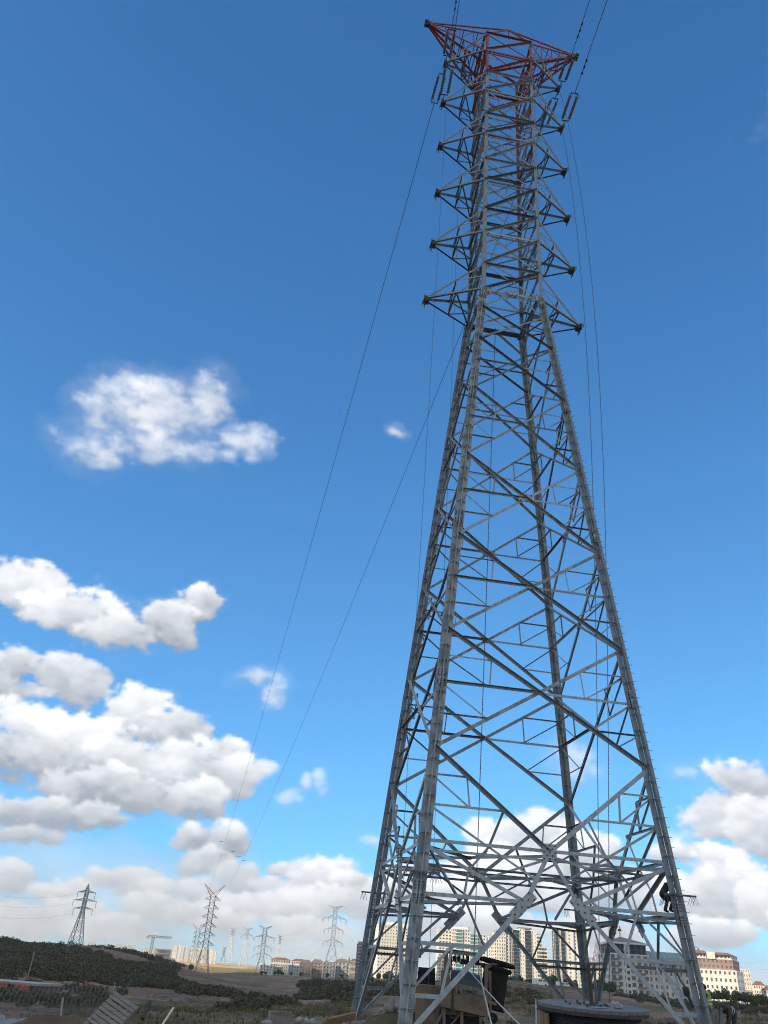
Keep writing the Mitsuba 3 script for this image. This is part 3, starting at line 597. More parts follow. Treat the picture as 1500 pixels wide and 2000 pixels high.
add('jib', one(lattice, top, top + r_ * 20, 1.6, 10, .4), 'galvanised_dull', k); add('counter_jib', one(lattice, top, top - r_ * 6, 1.6, 3, .4), 'galvanised_dull', k); add('counterweight', one(box, top - r_ * 6 - [0, 0, 1.2], (1.2, 1.0, 1.4)), 'concrete', k)
k = thing('lattice_crane', 'reddish lattice crane boom standing between the cream tower and the beige block', 'crane'); p = gp(1152, 640, -1); q_ = at(1168, 1838, 640)
add('boom', one(lattice, p, q_, 3.4, 16, .3, .6), 'tower_paint_red', k); p2 = gp(1160, 640); add('mast', one(lattice, p2, at(1155, 1870, 641), 2.4, 10, .26), 'tower_paint_red', k)
add('cabin', one(box, p + [0, 0, 2.2], (2.4, 1.8, 1.6)), 'tower_paint_red', k)
# ------------------------------------------------------------------ far pylons
def pylon(label, px, foot, top, d, waist, base, body, arms, tip, mats, yaw=0.0, panels=9, peak=None, droop=0.0, group=None, sub=True):
    """waist, arms, tip: fractions of the height; base, body: half widths in metres; arms: (height, half length, depth)."""
    k = thing('transmission_tower', label, 'pylon', group); p = at(px, foot, d); g = float(ground(p[0], p[1])); z0 = min(p[2], g + .5) if not sub else p[2]; z1 = upto(px, top, p); H = z1 - z0
    p0 = np.array([p[0], p[1], z0]); ax = rotz(math.radians(yaw)); low, high = mats
    def hwf(t): return base + (body - base) * t / waist if t < waist else body
    def leg(i, t): s = hwf(t); return p0 + ax[0] * s * (-1, 1, 1, -1)[i] + ax[1] * s * (-1, -1, 1, 1)[i] + [0, 0, t * H]
    tb = tip[0]
    for i in range(4):
        for t0, t1, m in ((-.02, waist, low), (waist, (waist + tb) / 2, low), ((waist + tb) / 2, tb, high)): add('leg', one(bar, leg(i, t0), leg(i, t1), .27), m, k)
    for m, (a, b_) in ((low, (0, (waist + tb) / 2)), (high, ((waist + tb) / 2, tb))):
        b = MB(); t = a; n = 0
        while t < b_ - .005:
            step = min(b_ - t, max(.028, hwf(t) * 1.7 / H))
            for i in range(4):
                j = (i + 1) % 4; bar(b, leg(i, t), leg(j, t + step), .12); bar(b, leg(j, t), leg(i, t + step), .12)
                if n % 2 == 0: bar(b, leg(i, t), leg(j, t), .12)
            t += step; n += 1
        add('bracing', b.out(), m, k, kind='stuff')
    for q, (t, L, dep) in enumerate(arms):
        for s in (-1, 1):
            b = MB(); e = p0 + ax[0] * s * L + [0, 0, (t - droop) * H]; ii = (0, 3) if s < 0 else (1, 2)
            for i in ii: bar(b, e, leg(i, t), .19); bar(b, e, leg(i, t + dep), .19)
            for i in ii:
                m_ = (e + leg(i, t)) / 2; bar(b, m_, (e + leg(i, t + dep)) / 2, .1); bar(b, m_, leg(i, t + dep), .1)
            if droop: tube(b, [e, e + ax[0] * s * .8 - [0, 0, .9], e + ax[0] * s * .9 - [0, 0, 2.4]], .13, 5)
            add('crossarm', b.out(), high if t > (waist + tb) / 2 else low, k)
            if peak or droop:
                for u in (1.0,) if peak else (.55, .98):
                    v = p0 + ax[0] * s * L * u + [0, 0, (t - droop * u) * H]
                    add('insulator_string', one(tube, [v, v - [0, 0, 2.6]], .10, 6), 'galvanised_dull', k)
    if peak:
        b = MB()
        for i in range(4): bar(b, leg(i, tb), p0 + [0, 0, H], .26)
        for i in range(4): bar(b, leg(i, tb) * .5 + (p0 + [0, 0, H]) * .5, leg((i + 1) % 4, tb), .14)
        add('earth_peak', b.out(), high, k)
    else:
        for s in (-1, 1):
            b = MB(); e = p0 + ax[0] * s * tip[1] + [0, 0, H]; ii = (0, 3) if s < 0 else (1, 2)
            for i in ii: bar(b, e, leg(i, tb), .24)
            for v in (-1, 1): bar(b, e, p0 + ax[1] * v * body + [0, 0, (tb + tip[2]) * H], .24)
            for i in ii: bar(b, leg(i, tb), p0 + ax[1] * (-1 if i < 2 else 1) * body + [0, 0, (tb + tip[2]) * H], .18)
            for i in ii: bar(b, (e + leg(i, tb)) / 2, (e + p0 + ax[1] * (-1 if i < 2 else 1) * body + [0, 0, (tb + tip[2]) * H]) / 2, .14)
            add('earth_wire_arm', b.out(), 'tower_paint_red' if len(arms) == 6 else high, k)
    return p0, ax, H
six = lambda t0, dt, L, dep: [(t0 + dt * i, L * (1 - .01 * i), dep) for i in range(6)]
FAR = pylon('nearest far pylon, dark, with six pairs of triangular arms', 392, 1908, 1724.5, 600, .335, 4.6, 1.55, six(.335, .098, 5.4, .043), (.868, 6.9, .025), ('pylon_dark', 'pylon_dark'), yaw=6)
pylon('pale hazy pylon just left of the nearest far pylon', 372, 1912, 1803, 900, .40, 7.5, 1.7, six(.40, .085, 4.6, .04), (.88, 6.2, .02), ('galvanised_grey', 'galvanised_dull'), yaw=-2)
pylon('grey pylon on the left hill with one pointed peak and three wide arms', 146, 1848, 1724, 400, .56, 2.5, .62, [(.595, 4.1, .03), (.725, 5.0, .035), (.862, 3.8, .03)], (.90, 0, 0), ('galvanised_pale', 'galvanised_pale'), yaw=-12, peak=True)
pylon('tall grey pylon with drooping curved arms above the grey flats', 646, 1885, 1768, 640, .38, 4.2, 1.25, [(.40, 6.6, .03), (.61, 6.4, .03), (.80, 8.0, .035)], (.95, 5.2, .018), ('galvanised_grey', 'galvanised_grey'), yaw=-8, droop=.03)
pylon('grey winged pylon with three arms above the left end of the flats', 507, 1905, 1807, 660, .36, 3.8, 1.3, [(.42, 6.0, .03), (.58, 5.8, .03), (.78, 6.6, .03)], (.93, 4.6, .015), ('galvanised_grey', 'galvanised_dull'), yaw=-8, droop=.02)
pylon('sunlit white pylon with short arms on the pale ridge', 446, 1880, 1811, 930, .6, 4.6, .75, [(.66, 3.0, .03), (.78, 3.0, .03), (.88, 3.2, .03)], (.95, 3.2, .01), ('tower_paint_white', 'galvanised_pale'), yaw=-20, panels=8)
pylon('pale pylon with two drooping arms right of the sunlit white pylon', 474, 1892, 1811, 900, .5, 4.4, .95, [(.62, 4.2, .03), (.83, 5.4, .03)], (.95, 4.8, .012), ('tower_paint_white', 'galvanised_grey'), yaw=-6, droop=.03)
pylon('slim whitish pylon rising behind the middle of the row of flats', 541, 1885, 1826, 1000, .45, 3.4, .8, [(.6, 3.2, .03), (.86, 4.6, .03)], (.95, 2.4, .01), ('tower_paint_white', 'galvanised_grey'), yaw=-16)
pylon('tiny dark pylon on the skyline left of the sunlit white pylon', 435, 1878, 1849, 1500, .4, 3.6, 1.0, [(.5, 4, .03), (.66, 4, .03), (.82, 4, .03)], (.93, 4, .01), ('galvanised_dull', 'galvanised_dull'), yaw=-16)
pylon('tiny white pylon on the skyline above the pink flats', 609, 1885, 1856, 1500, .4, 3.0, 1.0, [(.55, 4, .03), (.75, 5, .03)], (.93, 5, .01), ('tower_paint_white', 'tower_paint_white'), yaw=-16)
pylon('faint white pylon on the skyline right of the drooping armed pylon', 664, 1885, 1860, 1700, .4, 3.0, 1.0, [(.55, 4, .03), (.75, 5, .03)], (.93, 5, .01), ('tower_paint_white', 'tower_paint_white'), yaw=-16)

# ------------------------------------------------------------------ the great pylon
TW = thing('transmission_tower', 'huge galvanised lattice pylon filling the right half of the photo, red winged top', 'pylon')
SL, HW, HT, RY = .0956632, 41.842, 72.0, .96166
SGN = {1: (-1, -1), 2: (1, -1), 3: (-1, 1), 4: (1, 1)}
BL = [41.842 + 5.54 * i for i in range(6)]; TL = [44.2 + 5.56 * i for i in range(6)]
def half(z): return 6 - SL * z if z < HW else 2.0
def lean(z): return .2 * max(0, z - HW) / 30
def LP(l, z): h = half(z); return np.array([SGN[l][0] * h + lean(z), SGN[l][1] * h * RY, z])
FACES = {'front': (1, 2, np.array([0, 1.0, 0])), 'right': (2, 4, np.array([-1.0, 0, 0])), 'back': (4, 3, np.array([0, -1.0, 0])), 'left': (3, 1, np.array([1.0, 0, 0]))}
rs = random.Random(11)
def tone(z, red=True): return 'red_paint' if red and z > 66.8 else rs.choice(('galvanised_pale', 'galvanised_grey', 'galvanised_grey', 'galvanised_dull', 'galvanised_mottled'))
def bolts(b, pts, n, s=.028):
    n = unit(n); x = unit(np.cross(n, (0, 0, 1) if abs(n[2]) < .9 else (1, 0, 0))); y = np.cross(n, x)
    for p in pts: box(b, np.asarray(p) + n * .018, (s, s, .03), (x, y, n))
# legs: below the waist two angles back to back (a cross in section) tied by small batten plates; above it one angle
def main_leg(l):
    sx, sy = SGN[l]; nx, ny = np.array([-sx, 0, 0.0]), np.array([0, -sy, 0.0])
    b = MB(); p, q = LP(l, -1.4), LP(l, HW)
    g = .004
    angle(b, p + (nx + ny) * g, q + (nx + ny) * g, .27, nx, ny, .026); angle(b, p - (nx + ny) * g, q - (nx + ny) * g, .27, -nx, -ny, .026)
    k = add('leg', b.out(), 'galvanised_grey' if l != 1 else 'galvanised_mottled', TW)
    pl, bo = MB(), MB()
    z, n = -.2, 0
    while z < HW - .3:
        c = LP(l, z)
        for d, w in ((nx, ny), (ny, nx)):
            for s in (1, -1):
                for o in (1, -1):
                    f = c + d * s * .15 + w * o * .034 if False else c + d * s * .17
                    face = w * o
                    box(pl, f + face * (.0425 if s * o > 0 else .016), (.075, .045, .008) , (d, np.array([0, 0, 1.0]), face))
                    bolts(bo, [f + face * .045 + d * e for e in (-.04, .04)], face, .015)
        z += .78; n += 1
    z = 4.6
    while z < HW:                                               # splice plates with their bolt groups
        for d, w in ((nx, ny), (ny, nx)):
            for s in (1, -1):
                for o in (1, -1):
                    a, e = LP(l, z - .42) + d * s * .15 + w * o * (.05 if s * o > 0 else .03), LP(l, z + .42) + d * s * .15 + w * o * (.05 if s * o > 0 else .03)
                    bar(pl, a, e, .2 if abs((d)[0]) else .014, .014 if abs(d[0]) else .2)
                    bolts(bo, [a + (e - a) * t + d * s * r_ + w * o * .012 for t in (.08, .2, .32, .62, .76, .9) for r_ in (-.05, .05)], w * o, .018)
        z += 9.2
    add('batten_plate', pl.out(), 'galvanised_pale', k, kind='stuff'); add('bolt', bo.out(), 'bolt_steel', k, kind='stuff')
    u0 = LP(l, HW - .9)
    for a, e, m in ((HW - .9, (66.6 if l < 3 else 58.6), 'galvanised_grey'), ((66.6 if l < 3 else 58.6), HT + .05, 'red_paint')):
        b = MB(); angle(b, LP(l, a) - (nx + ny) * (.0 if a > 50 else .03), LP(l, e), .24 if a < 50 else .2, nx, ny, .022); ku = add('leg', b.out(), m, TW)
    bo = MB()
    for zz in BL[1:] + TL:
        bolts(bo, [LP(l, zz + e) + nx * .1 - ny * .004 for e in (-.4, -.28, -.14, .14, .28, .4)], -ny); bolts(bo, [LP(l, zz + e) + ny * .1 - nx * .004 for e in (-.4, -.28, -.14, .14, .28, .4)], -nx)
    add('bolt', bo.out(), 'bolt_steel', ku, kind='stuff')
    if l == 2:                                             # climbing bolts
        sb = MB(); z, n = 3.0, 0
        while z < 66:
            o = -(nx if l == 3 else nx); c = LP(l, z) + (o * .27 if z < HW else 0); d = o if n % 2 else (o * .8 - ny * .6)
            bar(sb, c - d * .02, c + d * .15, .02); z += .42; n += 1
        add('step_bolt', sb.out(), 'galvanised_dull', k, kind='stuff')
for l in (1, 2, 3, 4): main_leg(l)
def brace(name, p, q, w, inn, off, m=None, drop=(0, 0, -1.0), parent=None, out=False):
    p, q = np.asarray(p, float) + inn * off, np.asarray(q, float) + inn * off
    z = unit(q - p); side = np.cross(inn, z); side = side if side @ np.asarray(drop) > 0 else -side
    return add(name, one(angle, p - side * w * .4, q - side * w * .4, w, side, -inn if out else inn), m or tone((p[2] + q[2]) / 2), parent or TW)
def plate(p, inn, w, h, off, parent=None, m='galvanised_pale', nb=(4, 3), ax=None, shape=None):
    """A gusset plate with its bolts."""
    x = unit(np.cross((0, 0, 1), inn)) if ax is None else ax; z = np.cross(inn, x); p = np.asarray(p, float) - inn * off
    k = add('gusset_plate', one(box, p, (w / 2, h / 2, .012), (x, z, inn)), m, parent or TW)
    b = MB(); bolts(b, [p + x * w * (i / (nb[0] - 1) - .5) * .8 + z * h * (j / (nb[1] - 1) - .5) * .8 - inn * .014 for i in range(nb[0]) for j in range(nb[1]) if (i + j) % 2 == 0], -inn, .024)
    bolts(b, [p + x * w * (i / (nb[0] - 1) - .5) * .8 + z * h * (j / (nb[1] - 1) - .5) * .8 + inn * .014 for i in range(nb[0]) for j in range(nb[1]) if (i + j) % 2 == 0], inn, .024)
    add('bolt', b.out(), 'bolt_steel', k, kind='stuff'); return k
def along(a, b_, t): return a + (b_ - a) * t
def cross_at(a, b_, c, d):
    M = np.stack([b_ - a, -(d - c)], 1); t = np.linalg.lstsq(M, c - a, rcond=None)[0]; return a + (b_ - a) * t[0]
PL = [40.1, 37.09, 32.71, 27.43, 21.91, 16.34, 10.51]
H0, H2, H3, H4 = 6.52, 4.55, 2.8, 1.05
D_, H_, S_ = 'diagonal_brace', 'horizontal_brace', 'redundant_brace'
for fn, (la, lb, inn) in FACES.items():
    A_ = lambda z: LP(la, z); B_ = lambda z: LP(lb, z)
    for i in range(6):                                          # crossed panels of the splayed lower body
        zt, zb = PL[i], PL[i + 1]; w = .13 + .012 * i
        a0, a1, b0, b1 = A_(zt), A_(zb), B_(zt), B_(zb); c = cross_at(a0, b1, b0, a1); zc = c[2]
        w *= .86; brace(D_, a0, b1, w, inn, -.02, out=True); brace(D_, b0, a1, w, inn, .045)
        al, br = A_(zc), B_(zc)
        if i == 0: continue
        brace(H_, al, c, .085 + .008 * i, inn, .0, out=True); brace(H_, c, br, .085 + .008 * i, inn, .07)
        if i in (3, 4): plate(c, inn, .8 if i == 3 else .5, .5 if i == 3 else .34, .03, nb=(5, 3))
        for L, Lf, top, dg_end in ((al, A_, a0, 1), (br, B_, b0, 1)):
            s1 = along(c, top, .5); zq = s1[2]; lq = Lf(zq)         # upper quarter
            low = a1 if Lf is A_ else b1; s2 = along(c, low, .5); l2 = Lf(s2[2]); mid = along(L, c, .5)
            brace(S_, lq, s1, .07, inn, .10)
            if i >= 1: brace(S_, s2, l2, .075, inn, .05, out=True)
            if i >= 2:
                brace(S_, s1, mid, .06, inn, .12); brace(S_, lq, mid, .065, inn, .135); brace(S_, L, s2, .065, inn, .135)
    # first bay below the waist: roof shaped bracing under the double waist beam
    c = along(A_(HW), B_(HW), .5); plate(c, inn, .62, .34, .05, nb=(5, 2))
    brace(D_, c, A_(PL[0]), .12, inn, .02); brace(D_, c, B_(PL[0]), .12, inn, .02)
    m1 = cross_at(A_(PL[0]), B_(PL[1]), B_(PL[0]), A_(PL[1])); brace(H_, A_(m1[2]), m1, .09, inn, .07); brace(H_, m1, B_(m1[2]), .07, inn, .07)
    # the portal at the foot
    g0 = along(A_(H0), B_(H0), .5); a6, b6 = A_(PL[6]), B_(PL[6]); u = unit(B_(0) - A_(0))
    def fp(x, z): m_ = along(A_(z), B_(z), .5); return m_ + u * x
    brace(D_, a6, g0, .17, inn, -.02, 'galvanised_grey', out=True); brace(D_, b6, g0, .17, inn, -.02, 'galvanised_pale')
    plate(g0, inn, .62, .66, .05, nb=(5, 5))
    for dz, off in ((0.06, .02), (-.30, .10)):
        brace(H_, A_(H0 + dz), g0 + [0, 0, dz], .14 if dz > 0 else .10, inn, off, 'galvanised_pale'); brace(H_, g0 + [0, 0, dz], B_(H0 + dz), .14 if dz > 0 else .10, inn, off, 'galvanised_pale' if dz > 0 else 'galvanised_grey')
    for s, Lf, top in ((-1, A_, a6), (1, B_, b6)):
        g2 = fp(1.12 * s, H2); foot = Lf(-.35)
        brace(D_, g0, g2, .15, inn, -.03, 'galvanised_pale'); brace(D_, g2, foot, .17, inn, -.04, 'galvanised_pale')
        brace(D_, Lf(H0 - .12), g2, .15, inn, .03, 'galvanised_pale')
        x = unit(foot - g2); plate(along(g2, foot, .03), inn, .42, 1.25, .06, nb=(3, 6), ax=unit(np.cross(x, inn)))
        brace(H_, Lf(H2), g2, .15, inn, .02, 'galvanised_pale'); brace(H_, Lf(H2 - .3), g2 - [0, 0, .1], .10, inn, .08, 'galvanised_grey')
        e3 = along(g2, foot, (H2 - H3) / (H2 + .35)); e4 = along(g2, foot, (H2 - H4) / (H2 + .35))
        brace(H_, Lf(H3), e3, .14, inn, .02, 'galvanised_pale'); brace(H_, Lf(H3 - .25), e3 - u * s * -.1 - [0, 0, .25], .11, inn, .08, 'galvanised_dull'); brace(H_, Lf(H4), e4, .15, inn, .02, 'galvanised_pale')
        m2, m3_ = along(Lf(H2), g2, .42), along(Lf(H3), e3, .55)
        brace(S_, m2, Lf(H3), .09, inn, .05); brace(S_, m2, e3, .09, inn, .05); brace(S_, m3_, Lf(H4), .09, inn, .05, 'galvanised_pale'); brace(S_, m3_, e4, .09, inn, .05, 'galvanised_pale')
        # between the last crossed panel and the portal beam
        s1 = along(top, g0, .62); l1 = Lf(s1[2]); h1 = fp(2.6 * s, H0)
        brace(S_, l1, s1, .10, inn, .06, 'galvanised_pale'); brace(S_, s1, h1, .09, inn, .09); brace(S_, l1, h1, .10, inn, .11, 'galvanised_pale'); brace(S_, h1, along(g0, g2, .55), .085, inn, .09)
        s0 = along(top, g0, .3); lm = Lf(s0[2]); mm = along(l1, s1, .55); brace(S_, lm, s0, .085, inn, .06); brace(S_, s0, mm, .075, inn, .08, 'galvanised_pale'); brace(S_, lm, mm, .075, inn, .10, 'galvanised_pale')
        h3 = along(Lf(H0 - .12), g2, .45); brace(S_, h1, h3, .085, inn, .09); brace(S_, h3, along(Lf(H2), g2, .42), .08, inn, .09)
# plan bracing at the portal: a diamond between the four middle plates and ties across the corners
mids = [along(LP(a, H0), LP(b_, H0), .5) for a, b_, _ in FACES.values()]
for i in range(4):
    p, q = mids[i], mids[(i + 1) % 4]; up = np.array([0, 0, -1.0])
    brace(H_, p, q, .12, up, .10, 'galvanised_pale', drop=np.cross(unit(q - p), up)); m_ = along(p, q, .5); l = (2, 4, 3, 1)[i]
    brace(S_, m_, LP(l, H0), .10, up, .14, drop=(1, .3, 0)); 
    brace(S_, along(p, LP(l, H0), .5), m_, .09, up, .17, drop=(1, .3, 0)); brace(S_, along(q, LP(l, H0), .5), m_, .09, up, .17, drop=(.3, 1, 0))
brace(S_, mids[0], mids[2], .11, np.array([0, 0, -1.0]), .2, drop=(1, 0, 0)); brace(S_, mids[1], mids[3], .11, np.array([0, 0, -1.0]), .24, drop=(0, 1, 0))
keys = list(FACES.values())
for i in range(4):                                              # ties between the haunches of neighbouring faces
    a, b_, n1 = keys[i]; b2, c_, n2 = keys[(i + 1) % 4]
    g = along(LP(a, H2), LP(b_, H2), .5) + unit(LP(b_, 0) - LP(a, 0)) * 1.12; k2 = along(LP(b2, H2), LP(c_, H2), .5) - unit(LP(c_, 0) - LP(b2, 0)) * 1.12
    brace(H_, g, k2, .10, np.array([0, 0, -1.0]), .06, 'galvanised_grey', drop=(1, .2, 0))
    brace(S_, along(g, k2, .5), LP(b_, H2), .10, np.array([0, 0, -1.0]), .1, drop=(1, .2, 0))
    brace(S_, along(g, k2, .5), LP(b_, H0), .09, unit(n1 + n2), .0)
# the straight upper body
for fn, (la, lb, inn) in FACES.items():
    for i in range(6):
        b0, t0 = BL[i], TL[i]; nxt = BL[i + 1] if i < 5 else None
        A0, A1, B0, B1 = LP(la, b0), LP(la, t0), LP(lb, b0), LP(lb, t0)
        brace(H_, A0, B0, .17 if i else .22, inn, .0); brace(H_, A0 - [0, 0, .2], B0 - [0, 0, .2], .12, inn, .09)
        brace(H_, A1, B1, .15, inn, .0, out=True)
        brace(D_, A0, B1, .15, inn, -.015, out=True); brace(D_, B0, A1, .085, inn, .05, 'galvanised_pale' if t0 < 66 else None)
        c = cross_at(A0, B1, B0, A1); m_ = along(B0, c, .5)
        if nxt:
            A2, B2 = LP(la, nxt), LP(lb, nxt)
            brace(D_, A1, B2, .17, inn, -.015, out=True); brace(D_, B1, A2, .085, inn, .05, 'galvanised_pale' if t0 < 66 else None)
            c2 = cross_at(A1, B2, B1, A2); mred = 'red_paint' if 55 < nxt < 67 else 'galvanised_pale'
            e = along(A2, c2, .55); f = LP(la, e[2]); brace(S_, e, f, .06, inn, .08, mred); g = along(A1, c2, .6); brace(S_, e, g, .05, inn, .1, mred); brace(S_, f, g, .05, inn, .12, mred)
            e = along(B1, c2, .5); f = LP(lb, e[2]); brace(S_, e, f, .05, inn, .08, mred); brace(S_, f, along(B2, c2, .5), .05, inn, .1, mred)
        for P_ in (A0, B0): plate(along(P_, (A0 + B0) / 2, .09), inn, .34, .30 if i else .62, .04, nb=(3, 3))
    # the front and back ridge pieces
    if fn in ('front', 'back'):
        ap = np.array([lean(73.3), SGN[la][1] * 2.0 * RY, 73.3]); brace(D_, LP(la, HT), ap, .15, inn, 0, 'red_paint'); brace(D_, LP(lb, HT), ap, .15, inn, 0, 'red_paint'); brace(S_, along(LP(la, HT), LP(lb, HT), .5), ap, .1, inn, .06, 'red_paint')
# inner ladder on the left face
b = MB(); lo, hi = along(LP(3, 42.2), LP(1, 42.2), .35), along(LP(3, 70), LP(1, 70), .35)
for o in (-.2, .2): bar(b, lo + [.12, o, 0], hi + [.12, o, 0], .05)
for z in np.arange(42.4, 69.9, .34): c = lo + (hi - lo) * (z - 42.2) / 27.8; bar(b, c + [.12, -.2, 0], c + [.12, .2, 0], .03)
add('ladder', b.out(), 'galvanised_dull', TW)
# crossarms
ARM = [5.45, 5.2, 5.08, 5.08, 5.05, 5.0]
def tip(s, i): return np.array([s * ARM[i] + lean(BL[i]), 0, BL[i]])
for i in range(6):
    for s in (-1, 1):
        k = key('crossarm', TW); e = tip(s, i); la, lb = (1, 3) if s < 0 else (2, 4); b0, t0 = BL[i], TL[i]; dn, up = np.array([0, 0, -1.0]), np.array([0, 0, 1.0])
        out = np.array([s, 0, 0.0]); m = 'galvanised_grey'
        for l, y in ((la, -1), (lb, 1)):
            bt, tp = LP(l, b0), LP(l, t0); yy = np.array([0, -y, 0.0]); ei = e + [0, y * .16, 0]
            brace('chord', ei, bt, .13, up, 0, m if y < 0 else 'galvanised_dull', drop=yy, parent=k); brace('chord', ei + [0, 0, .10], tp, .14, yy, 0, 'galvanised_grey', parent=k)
            mb, mt = along(ei, bt, .52), along(ei + [0, 0, .1], tp, .52)
            brace('brace', mb, mt, .06, yy, .03, 'galvanised_pale', parent=k); brace('brace', mt, LP(l, mt[2]), .075, yy, .04, 'galvanised_pale' if y < 0 else 'galvanised_grey', parent=k); brace('brace', mb, along(tp, mt, .02) if False else LP(l, (b0 + t0) / 2 + .1), .065, yy, .06, 'galvanised_grey', parent=k)
        f = [along(e + [0, y * .16, 0], LP(l, b0), .52) for l, y in ((la, -1), (lb, 1))]; g = [along(e + [0, y * .16, .1], LP(l, t0), .52) for l, y in ((la, -1), (lb, 1))]
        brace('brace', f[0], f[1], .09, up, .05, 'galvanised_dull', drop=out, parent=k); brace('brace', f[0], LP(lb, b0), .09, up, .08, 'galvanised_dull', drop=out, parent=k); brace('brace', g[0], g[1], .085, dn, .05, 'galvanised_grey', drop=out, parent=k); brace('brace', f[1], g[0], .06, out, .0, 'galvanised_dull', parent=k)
        b = MB()
        for y in (-.2, .2): box(b, e + [s * .02, y, -.02], (.19, .016, .2))
        for z in (-.17, .0, .14): box(b, e + [s * .05, 0, z], (.15, .24, .014))
        for y in (-.3, 0, .3): bar(b, e + [s * .1, y, -.1], e + [s * .1, y, -.46], .07, .05)
        for y in (-.34, .34): bar(b, e + [s * .22, y, .12], e + [s * .22, y, -.22], .05)
        add('tip_plate', b.out(), 'dark_iron', k)
# the red wings that carry the earth wires
for s in (-1, 1):
    k = key('earth_wire_arm', TW); e = np.array([s * 6.8 + lean(75), 0, 74.9]); la, lb = (1, 3) if s < 0 else (2, 4); m = 'red_paint'; out = np.array([s, 0, 0.0])
    for l, y in ((la, -1), (lb, 1)):
        yy = np.array([0, -y, 0.0]); ap = np.array([lean(73.3), y * 2 * RY, 73.3]); ei = e + [0, y * .14, 0]; ft = LP(l, HT); lo = LP(l, 69.54)
        brace('chord', ei + [0, 0, .1], ap, .16, yy, 0, m, parent=k); brace('chord', ei, ft, .14, yy, 0.02, m, parent=k); brace('chord', ei - [0, 0, .06], lo, .14, yy, 0, m, parent=k)
        for t in (.3, .55, .78):
            p, q, r_ = along(ei + [0, 0, .1], ap, t * .7), along(ei, ft, t), along(ei, lo, t); brace('brace', p, q, .06, yy, .03, m, parent=k); brace('brace', q, r_, .075, yy, .05, m, parent=k); brace('brace', r_, along(ei, ft, min(1, t + .23)), .07, yy, .07, m, parent=k)
    for t in (.35, .62, .86):
        p, q = along(e, LP(la, 69.54), t), along(e, LP(lb, 69.54), t); brace('brace', p, q, .075, np.array([0, 0, 1.0]), .06, m, drop=out, parent=k); brace('brace', p, along(e, LP(lb, 69.54), min(1, t + .2)), .065, np.array([0, 0, 1.0]), .09, m, drop=out, parent=k)
        p, q = along(e, LP(la, HT), t), along(e, LP(lb, HT), t); brace('brace', p, q, .07, np.array([0, 0, -1.0]), .06, m, drop=out, parent=k)
    b = MB(); box(b, e, (.3, .2, .2)); box(b, e + [s * .2, 0, .1], (.14, .3, .1)); bar(b, e, e + [s * .3, -.2, -.3], .08); add('tip_plate', b.out(), 'dark_iron', k)
# anti-climbing bars with dangling barbs on every leg
for l in (1, 2, 3, 4):
    sx, sy = SGN[l]; c = LP(l, 5.25)
    for d, w in ((np.array([1.0, 0, 0]), np.array([0, 1.0, 0])), (np.array([0, 1.0, 0]), np.array([1.0, 0, 0]))):
        k = add('anti_climb_bar', one(angle, c - d * .72 + w * sy * .33, c + d * .72 + w * sy * .33, .07, d * 0 + [0, 0, 1], w), 'galvanised_dull', TW); b = MB()
        for t in (-.66, -.5, .44, .55, .66):
            for s in (-1, 1): bar(b, c + d * t + w * sy * .33, c + d * (t + s * .11) + w * sy * (.33 + .1 * s) - [0, 0, .34], .014)
        add('barb', b.out(), 'galvanised_dull', k, kind='stuff')
for l in (1, 2, 3, 4):
    p = LP(l, -.5); add('concrete_footing', one(box, [p[0], p[1], -1.0], (.55, .55, .62)), 'concrete', TW)
# ------------------------------------------------------------------ insulators and wires
RW = {}
def string(s, i, d, label, name='insulator_string'):
    """A pair of disc strings between two yokes, pulled out along d from the tip of an arm."""
    d = unit(d); k = thing(name, label, 'insulator', 'paired insulator strings on the two uppermost arm pairs'); e = tip(s, i) + np.array([s * .1, np.sign(d[1]) * .32, -.1]); x = np.array([1.0, 0, 0]); x = unit(x - (x @ d) * d)
    y0, y1 = e + d * .55, e + d * 3.25
    b = MB(); bar(b, e, y0, .05); bar(b, y0 - x * .3, y0 + x * .3, .07, .05)
    for o in (-.28, .28): bar(b, y0 + x * o, y0 + x * o + d * .22, .045)
    add('yoke', b.out(), 'dark_iron', k)
    b = MB(); bar(b, y1 - x * .3, y1 + x * .3, .07, .05); bar(b, y1, y1 + d * .5, .05)
    for o in (-.28, .28): bar(b, y1 + x * o, y1 + x * o - d * .18, .045); tube(b, [y1 + x * (o + .2 * math.cos(a)) - d * .25 + np.cross(x, d) * .2 * math.sin(a) for a in np.linspace(0, 6.3, 13)], .018, 5)
    add('yoke', b.out(), 'galvanised_dull', k)
    for o in (-.28, .28):
        pr = []
        for j in range(15): h = .24 + j * .145; pr += [(.035, h), (.125, h + .03), (.135, h + .055), (.045, h + .075)]
        pr += [(.035, 2.5)]; add('disc_string', one(lathe, pr, y0 + x * o, d, 10), 'glass_disc', k)
    return y1 + d * .5
def wire(label, pts, r, name='conductor', m='wire', cat='power line', group=None, n=5):
    k = add(name, one(tube, pts, r, n), m, label=label, cat=cat, group=group); return k
def hang(p, q, sag, n=60):
    t = np.linspace(0, 1, n)[:, None]; c = np.asarray(p) * (1 - t) + np.asarray(q) * t; c[:, 2] -= 4 * sag * (t * (1 - t))[:, 0]; return c
LB = {(1, 5): 'right hand conductor leaving the topmost right arm over the photographer', (1, 4): 'conductor leaving the second arm from the top on the right, over the photographer',
      (-1, 5): 'conductor leaving the topmost left arm over the photographer', (-1, 4): 'conductor leaving the second arm from the top on the left, over the photographer'}
SLB = {(1, 5): 'paired insulator strings pulled toward the viewer at the topmost right arm', (1, 4): 'paired insulator strings pulled toward the viewer at the second right arm from the top',
       (-1, 5): 'paired insulator strings pulled toward the viewer at the topmost left arm', (-1, 4): 'paired insulator strings pulled toward the viewer at the second left arm from the top'}
